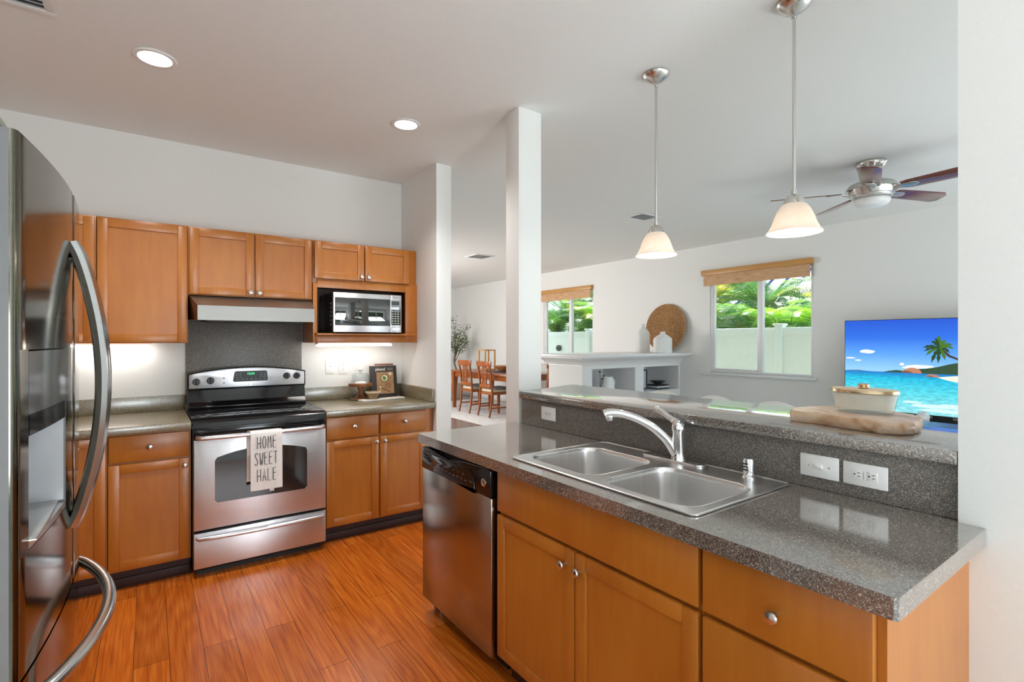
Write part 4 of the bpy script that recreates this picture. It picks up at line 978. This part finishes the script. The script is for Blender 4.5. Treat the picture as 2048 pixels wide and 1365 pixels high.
def seagrass():
    m, nt, b = newmat('seagrass')
    n = N(nt, 'ShaderNodeTexNoise', Scale=60.0, Detail=3.0); nt.links.new(coords(nt), n.inputs['Vector'])
    nt.links.new(ramp(nt, n.outputs['Fac'], [(.3, lin(128, 88, 52)), (.5, lin(182, 138, 92)), (.7, lin(212, 172, 124))]), b.inputs['Base Color'])
    b.inputs['Roughness'].default_value = .8; bump(nt, b, n.outputs['Fac'], .5, .01); return m
m = MB(seagrass()); cy, cz, cr = 4.965, 1.585, .365
prof = []
for k in range(15):
    r0 = cr*(k/15); r1 = cr*((k+1)/15); rm = (r0+r1)/2
    prof += [(max(r0, .0), .012), (r0+(r1-r0)*.25, .022), (rm, .026), (r0+(r1-r0)*.75, .022)]
prof += [(cr, .012), (cr, 0), (0, 0)]
m.lathe(prof, (0, 0, 0), 64, caps=False, axis='-x')
o = m.build('woven_tray', None, loc=(0, 0, 0)); o.location = (6.487, cy, cz); o.rotation_euler = (0, R(7), 0); o.location.x = 6.455
tag(o, 'round coiled seagrass tray leaning on the wall behind white vases', 'tray')
# things in the niches
jg = MB(MT['plastic']).lathe([(0, 0), (.105, 0), (.11, .02), (.105, .12), (.085, .21), (.082, .22), (.075, .21), (.095, .1)], (5.21, 5.0, .6605), 28, caps=False)
jg.tube(spline([(5.30, 5.0, .85), (5.35, 5.0, .83), (5.36, 5.0, .78), (5.31, 5.0, .72)], 4), .010, 8)
tag(jg.build('pitcher', None), 'white ceramic pitcher in the left niche of the built-in unit', 'pitcher')
t = thing('bud_vase', 'small vase with dried stems beside the white pitcher', 'vase', (5.03, 4.93, .66))
MB().lathe([(0, 0), (.03, 0), (.034, .04), (.012, .09), (.012, .12), (.009, .12), (.009, .09)], (5.03, 4.93, .6605), 20, caps=False).build('body', M('smoked_glass', (.30, .32, .28), .15), t)
sm = MB(M('dried_stem', lin(96, 96, 70), .8))
for dx, dz_, in ((-.03, .30), (.05, .24), (.02, .20)):
    sm.tube([(5.03, 4.93, .70), (5.03+dx*.5, 4.93, .80), (5.03+dx, 4.93, .66+dz_)], .003, 6); sm.ball((5.03+dx, 4.93, .66+dz_), .016, sc=(1, 1, .8), n=10)
sm.build('stems', None, t)
tag(MB().lathe([(0, 0), (.055, 0), (.058, .15), (.05, .20), (.02, .22), (.02, .25), (.015, .25), (.015, .2)], (4.93, 5.08, .6605), 24, caps=False).build('bottle', M('white_bottle', (.8, .8, .79), .3)), 'white bottle at the left end of the left niche', 'bottle')
t = thing('picture_frame', 'thin dark framed photo standing in the right niche', 'picture frame', (5.87, 5.02, .66))
m = MB(); 
for a, b, c, d in ((5.74, 6.07, .935, .95), (5.74, 6.07, .661, .676), (5.74, 5.755, .676, .935), (6.055, 6.07, .676, .935)): m.box(a, b, 5.0, 5.03, c, d)
m.build('frame', M('frame_dark', (.05, .05, .06), .4), t)
pc = MB(M('photo_paper', (.62, .64, .68), .4)).box(5.755, 6.055, 5.012, 5.025, .676, .935)
pc.box(5.86, 5.90, 5.010, 5.013, .74, .87, m=M('photo_dark', (.16, .15, .18), .5)).box(5.77, 5.95, 5.010, 5.013, .69, .75, m=pc.mats[-1]); pc.build('photo', None, t)
bcol = [lin(70, 72, 78), lin(226, 228, 230), lin(60, 60, 64), lin(232, 232, 230)]
bl = ['dark lowest book of the small stack in the right niche', 'pale second book of the small stack in the right niche', 'white top book of the stack under the dark dish']
for k in range(3):
    tag(MB(M('cover_%d' % k, bcol[k], .5)).box(6.13, 6.40+.02*(k % 2), 4.86, 5.06, .6605+.022*k, .6815+.022*k, .002).build('book', None), bl[k], 'book', 'books stacked in the right niche')
tag(MB().lathe([(0, 0), (.04, 0), (.05, .01), (.115, .045), (.118, .05), (.11, .05), (.05, .016), (0, .012)], (6.26, 4.96, .727), 28).build('dish', M('dark_bowl', lin(64, 62, 64), .35)), 'dark shallow dish on the books in the right niche', 'dish')
# television
t = thing('television', 'large flat television showing a tropical beach with palm and rocks', 'television', (6.3, 1.575, .60))
TYL, TZ0, TWd, THt = 2.41, .655, 1.67, .945
MB().box(6.242, 6.30, TYL-TWd-.006, TYL+.006, TZ0-.008, TZ0+THt+.006, .003).build('casing', bkm, t)
MB().box(6.20, 6.40, 1.2, 1.95, .5905, .603).box(6.265, 6.29, 1.5, 1.65, .60, .66).build('stand', bkm, t)
def screen_mat():
    m = bpy.data.materials.new('screen_sea_and_sky'); m.use_nodes = True; nt = m.node_tree; b = nt.nodes['Principled BSDF']
    b.inputs['Base Color'].default_value = (.01, .01, .01, 1); b.inputs['Roughness'].default_value = .25
    v = coords(nt, (1, 1, 1/THt), (0, 0, 0)); s = nt.nodes.new('ShaderNodeSeparateXYZ'); nt.links.new(v, s.inputs[0])
    n = N(nt, 'ShaderNodeTexNoise', Scale=18.0, Detail=4.0); nt.links.new(coords(nt, (1, 1, 3)), n.inputs['Vector'])
    sky_sea = ramp(nt, s.outputs['Z'], [(0, lin(150, 226, 232)), (.22, lin(86, 214, 230)), (.36, lin(30, 190, 226)), (.428, lin(14, 110, 196)), (.432, lin(150, 206, 244)), (.62, lin(90, 160, 240)), (.8, lin(40, 110, 224)), (1, lin(24, 84, 206))])
    wv = ramp(nt, n.outputs['Fac'], [(.35, (.75, .75, .75)), (.65, (1.1, 1.1, 1.1))])
    lo = N(nt, 'ShaderNodeMath', operation='LESS_THAN'); lo.inputs[1].default_value = .40; nt.links.new(s.outputs['Z'], lo.inputs[0])
    mx = N(nt, 'ShaderNodeMix', data_type='RGBA', blend_type='MULTIPLY'); nt.links.new(lo.outputs[0], mx.inputs[0]); nt.links.new(sky_sea, mx.inputs[6]); nt.links.new(wv, mx.inputs[7])
    nt.links.new(mx.outputs[2], b.inputs['Emission Color']); b.inputs['Emission Strength'].default_value = .85; return m
def flat(name, c, e=.85):
    m = emis(name, c, e); m.node_tree.nodes['Principled BSDF'].inputs['Base Color'].default_value = (.01, .01, .01, 1); return m
s_ = MB(screen_mat())
XS = [6.2415]
def SP(u, v): return (XS[0], TYL-TWd*u-0, TZ0+THt*v)
def poly(pts, m):
    XS[0] -= .00012; s_.verts([SP(*p) for p in pts], [tuple(range(len(pts)))], m)
def blob(u, v, a, b, m, n=16, flatb=False, jag=.12):
    rr = random.Random(int(u*1000+v*77)); poly([(u+a*cos(2*pi*k/n)*(1+jag*rr.uniform(-1, 1)), v+b*(max(sin(2*pi*k/n), -.1) if flatb else sin(2*pi*k/n))*(1+jag*rr.uniform(-1, 1))) for k in range(n)], m)
poly([(0, 0), (1, 0), (1, 1), (0, 1)], s_.mats[0])
wc = flat('screen_cloud', lin(232, 242, 252)); gh = flat('screen_hill', lin(44, 74, 48)); rk = flat('screen_rock', lin(186, 128, 96)); rk2 = flat('screen_rock_shade', lin(110, 80, 66)); lf = flat('screen_leaf', lin(62, 112, 22)); lf2 = flat('screen_leaf_dark', lin(30, 66, 16)); tk = flat('screen_trunk', lin(64, 46, 34)); sd = flat('screen_sand', lin(238, 232, 214)); fo = flat('screen_foam', lin(206, 240, 240)); hz = flat('screen_haze', lin(196, 226, 246))
for u, v, a, b in ((.118, .655, .03, .018), (.135, .648, .035, .018), (.105, .645, .02, .01), (.03, .575, .03, .008), (.075, .55, .02, .008), (.31, .52, .012, .014), (.40, .50, .07, .018), (.36, .485, .05, .015)): blob(u, v, a, b, wc)
poly([(.0, .43), (.03, .437), (.08, .44), (.13, .432), (.16, .43)], flat('screen_far_isle', lin(70, 104, 140)))
poly([(.21, .428), (.24, .442), (.28, .455), (.32, .45), (.37, .475), (.42, .478), (.48, .50), (.54, .535), (.60, .56), (.75, .60), (1, .64), (1, .43), (.6, .428)], gh)
poly([(.48, .395), (.56, .415), (.7, .428), (1, .43), (1, .30), (.75, .30), (.60, .34), (.52, .37)], sd)
blob(.357, .432, .050, .052, rk, flatb=True); blob(.335, .430, .028, .02, rk2, flatb=True); blob(.457, .398, .034, .026, rk, flatb=True); blob(.445, .398, .018, .010, rk2, flatb=True)
for u, v, a, b in ((.45, .09, .10, .02), (.60, .10, .12, .028), (.75, .12, .1, .03), (.36, .12, .05, .012), (.55, .05, .16, .02)): blob(u, v, a, b, fo)
poly([(.495, .69), (.505, .695), (.54, .625), (.60, .575), (.72, .54), (1, .50), (1, .475), (.72, .522), (.595, .56), (.53, .61)], tk)
pcx, pcy = .492, .695
for k, (tu, tv, w) in enumerate(((.411, .699, .018), (.426, .616, .018), (.452, .539, .02), (.487, .824, .02), (.452, .767, .02), (.552, .732, .02), (.540, .646, .018), (.519, .569, .02), (.485, .535, .02), (.523, .778, .02), (.415, .66, .016), (.56, .69, .016), (.47, .80, .014))):
    dx, dy = tu-pcx, tv-pcy; L = math.hypot(dx*1.77, dy); nx, ny = -dy/L, dx*1.77/L
    pts = [(pcx, pcy)]; m_ = 7
    for i in range(1, m_): f = i/m_; ww_ = w*sin(pi*f)**.6; pts.append((pcx+dx*f+nx*ww_/1.77*(1 if i % 2 else .55), pcy+dy*f+ny*ww_*(1 if i % 2 else .55)+.02*sin(pi*f)))
    pts.append((tu, tv))
    for i in range(m_-1, 0, -1): f = i/m_; ww_ = w*sin(pi*f)**.6; pts.append((pcx+dx*f-nx*ww_/1.77*(1 if i % 2 else .55), pcy+dy*f-ny*ww_*(1 if i % 2 else .55)+.02*sin(pi*f)))
    poly(pts, lf if k % 2 else lf2)
so_s = s_.build('screen', None, t, smooth=0)
so_s.data.transform(Matrix.Translation((0, 0, -(TZ0-.60)))); so_s.location.z = TZ0-.60
t = thing('tv_console', 'dark low television console below the screen', 'tv stand', (6.25, 1.5, 0))
MB().box(5.98, 6.49, .55, 2.15, .08, .59, .004).build('body', M('console_dark', lin(44, 41, 40), .85, **{'Specular IOR Level': .05}), t)
for x in (6.02, 6.40):
    for y in (.6, 2.06): MB().box(x, x+.05, y, y+.05, 0, .08).build('leg', bkm, t)
tag(MB().lathe([(0, 0), (.035, 0), (.05, .02), (.052, .07), (.04, .10), (.03, .105), (.025, .10)], (6.08, 1.675, .5905), 24, caps=False).build('ornament', M('grey_marble', (.66, .66, .65), .4, var=.25, scale=30)), 'small pale marbled pot in front of the television', 'pot')
# sofa with its back to the bar
t = thing('sofa', 'white sofa whose back cushions just show behind the bar', 'sofa', (4.3, 2.6, 0))
sf = M('sofa_linen', (.80, .78, .75), .85, var=.03, scale=40, bmp=.1)
MB().box(3.86, 4.78, 1.62, 3.58, .10, .40, .03).box(3.86, 4.02, 1.62, 3.58, .40, .86, .05, seg=3).build('frame', sf, t)
for y in (1.62, 3.42): MB().box(4.03, 4.78, y, y+.16, .405, .64, .05, seg=3).build('armrest', sf, t)
for k in range(2): MB().box(4.20, 4.78, 1.80+.81*k, 2.595+.81*k, .405, .52, .04, seg=3).build('seat_cushion', sf, t)
for k in range(3):
    m = MB(); m.ball((4.06, 2.06+.54*k, .688), .27, sc=(.42, 1.0, .80), n=24); m.build('back_cushion', sf, t)
for x in (3.92, 4.68):
    for y in (1.68, 3.46): MB().cyl((x, y, 0), .025, .10, n=12).build('leg', MT['wdark'], t)

# ------------------------------------------------------------------ dining area
rg = tag(MB().box(4.39, 6.42, 6.2, 10.2, .001, .012, .003).build('rug', M('rug_wool', (.66, .65, .64), .95, var=.10, scale=14, bmp=.2)), 'pale grey rug under the dining table', 'rug')
wd = MT['wdark']; RZ = .0122
t = thing('dining_table', 'orange-brown wooden dining table with square tapered legs', 'table', (5.58, 8.2, RZ))
MB().box(5.04, 6.12, 7.12, 9.28, .750, .782, .006).build('tabletop', wd, t)
MB().box(5.11, 5.135, 7.2, 9.2, .655, .7495).box(6.025, 6.05, 7.2, 9.2, .655, .7495).box(5.135, 6.025, 7.2, 7.225, .655, .7495).box(5.135, 6.025, 9.175, 9.2, .655, .7495).build('apron', wd, t)
for x in (5.12, 6.04):
    for y in (7.21, 9.19):
        m = MB(); a, b = .045, .028
        m.verts([(x-b, y-b, RZ), (x+b, y-b, RZ), (x+b, y+b, RZ), (x-b, y+b, RZ), (x-a, y-a, .7495), (x+a, y-a, .7495), (x+a, y+a, .7495), (x-a, y+a, .7495)], [(3, 2, 1, 0), (4, 5, 6, 7), (0, 1, 5, 4), (1, 2, 6, 5), (2, 3, 7, 6), (3, 0, 4, 7)]); m.build('leg', wd, t, smooth=0)
seatm = M('seat_fabric', lin(206, 196, 168), .85, var=.05, scale=30); padm = M('pad_grey', lin(132, 136, 140), .9, var=.06, scale=30)
def dining_chair(lbl, cat='chair'):
    t = thing('dining_chair', lbl, cat, (0, 0, 0), 'chairs at the dining table')
    for s in (-1, 1):
        y = s*.19
        MB().tube(spline([(-.255, y, .006), (-.215, y, .22), (-.200, y, .46), (-.215, y, .70), (-.265, y*1.04, .985)], 5), .021, 8, sq=.8).build('leg', wd, t)
        m = MB(); m.verts([(.20+b*.0-b, s*.19-b, 0) for b in (.016,)]+[(.216, s*.19-.016, 0), (.216, s*.19+.016, 0), (.184, s*.19+.016, 0), (.176, s*.19-.024, .43), (.224, s*.19-.024, .43), (.224, s*.19+.024, .43), (.176, s*.19+.024, .43)], [(3, 2, 1, 0), (4, 5, 6, 7), (0, 1, 5, 4), (1, 2, 6, 5), (2, 3, 7, 6), (3, 0, 4, 7)]); m.build('leg', wd, t, smooth=0)
    m = MB(); n = 8
    tr_ = [(-.262+.022*(1-(2*i/n-1)**2)*-1, -.235+.47*i/n) for i in range(n+1)]
    m.prism(tr_+[(x+.024, y) for x, y in tr_[::-1]], 'z', .905, 1.0, bev=.004); m.build('top_rail', wd, t)
    m = MB(); m.box(-.232, -.212, -.172, .172, .525, .585, .003)
    m.box(-.236, -.220, -.075, .075, .585, .60, .002).box(-.246, -.228, -.075, -.045, .60, .905, .003).box(-.246, -.228, .045, .075, .60, .905, .003)
    for k in range(4):
        z = .64+.075*k; m.ball((-.237, 0, z), .026, sc=(.3, 1, 1.2), n=12); m.tube([(-.237, -.046, z+.03), (-.237, 0, z), (-.237, .046, z+.03)], .007, 6)
    m.box(-.245, -.230, -.012, .012, .60, .905, .002); m.build('splat', wd, t)
    m = MB().box(-.20, .225, -.205, .205, .40, .445, .006); m.build('seat_frame', wd, t)
    MB().box(-.185, .235, -.20, .20, .446, .492, .018, seg=3).build('seat', seatm, t)
    MB().box(-.12, .225, -.185, .185, .493, .525, .012, seg=2).build('seat_pad', padm, t)
    for s in (-1, 1): MB().box(-.205, .195, s*.19-.010, s*.19+.010, .155, .18, .003).build('stretcher', wd, t)
    MB().box(-.01, .01, -.18, .18, .157, .178, .003).build('stretcher', wd, t)
    return t
c1 = dining_chair('carved-back wooden dining chair nearer the far end of the table, by the olive tree')
for (x, y, rz, lb) in ((5.145, 7.71, 0, 'carved-back wooden dining chair close to the column, second along the near side'), (5.64, 6.80, 90, 'wooden dining chair at the near end of the table, right of the column')):
    c = copy_tree(c1); c.location = (x, y, RZ); c.rotation_euler.z = R(rz); c['label'] = lb
c1.location = (5.145, 8.395, RZ)
# lantern, bowl and olive tree
t = thing('lantern', 'open wooden frame lantern standing on the dining table', 'lantern', (5.6, 8.70, .7825))
m = MB(bamb := MT['bamboo']); LX, LY, h, w = 5.6, 8.70, .42, .115
for sx_ in (-1, 1):
    for sy_ in (-1, 1): m.box(LX+sx_*w-.013, LX+sx_*w+.013, LY+sy_*w-.013, LY+sy_*w+.013, .7825, .7825+h, .002)
for z in (.7825, .7825+h-.026):
    for s in (-1, 1): m.box(LX-w+.013, LX+w-.013, LY+s*w-.012, LY+s*w+.012, z, z+.024, .002).box(LX+s*w-.012, LX+s*w+.012, LY-w+.013, LY+w-.013, z, z+.024, .002)
m.build('frame', None, t)
MB().box(LX-w+.014, LX+w-.014, LY-w+.014, LY+w-.014, .784, .792).build('base_board', bamb, t)
tag(MB().lathe([(0, 0), (.09, 0), (.12, .02), (.20, .085), (.21, .10), (.195, .10), (.11, .03), (0, .018)], (5.56, 8.02, .7975), 32, sy=1.15).build('wooden_bowl', wood('bowl_wood', lin(196, 128, 78), lin(160, 96, 54))), 'round wooden bowl on a dark tray on the dining table', 'bowl')
tag(MB().box(5.26, 5.86, 7.62, 8.40, .7825, .797, .006).build('table_tray', M('tray_dark', lin(60, 56, 54), .4)), 'dark flat tray under the wooden bowl on the dining table', 'tray')
t = thing('olive_tree', 'potted olive tree with sparse leaves in the dining corner', 'plant', (6.03, 10.75, 0))
MB().lathe([(0, .001), (.15, .001), (.19, .34), (.18, .34), (.16, .3), (0, .3)], (6.03, 10.75, 0), 28).build('pot', M('pot_grey', lin(170, 164, 156), .7), t)
rnd = random.Random(21); tk_ = MB(M('olive_bark', lin(120, 104, 84), .8)); lv_ = MB(leaf_mat('olive_leaf', lin(122, 136, 82), lin(74, 94, 52), .3))
stem = spline([(6.03, 10.75, .28), (6.05, 10.73, .60), (6.00, 10.78, .90), (6.05, 10.72, 1.20)], 5); tk_.tube(stem, [.028-.0007*i for i in range(len(stem))], 8)
tips = [(6.05, 10.95, 1.96), (6.15, 11.0, 1.75), (6.0, 10.45, 1.62), (6.05, 10.25, 1.72), (6.1, 10.35, 1.38), (6.0, 10.2, 1.30), (6.2, 10.9, 1.5), (5.8, 10.8, 1.6), (5.95, 10.55, 1.25), (6.2, 10.5, 1.45), (6.0, 11.0, 1.35)]
for tp in tips:
    b0 = Vector((6.02, 10.76, rnd.uniform(.85, 1.15))); md = b0.lerp(Vector(tp), .5)+Vector((rnd.uniform(-.05, .05), rnd.uniform(-.05, .05), .06))
    br_ = spline([b0, md, tp], 6); tk_.tube(br_, [.011-.0007*i for i in range(len(br_))], 6)
    for q in range(70):
        f = rnd.uniform(.4, 1.04); k = min(int(f*12), 11); p = br_[k]+Vector((rnd.gauss(0, .05), rnd.gauss(0, .05), rnd.gauss(0, .05)))
        a = rnd.uniform(0, 6.3); e = rnd.uniform(-.6, 1.0); L = rnd.uniform(.045, .08); d = Vector((cos(a)*cos(e), sin(a)*cos(e), sin(e))); u = d.orthogonal().normalized()*L*.16
        lv_.verts([p, p+d*L*.5+u, p+d*L, p+d*L*.5-u], [(0, 1, 2, 3)])
tk_.build('trunk', None, t); lv_.build('leaves', None, t, smooth=0)
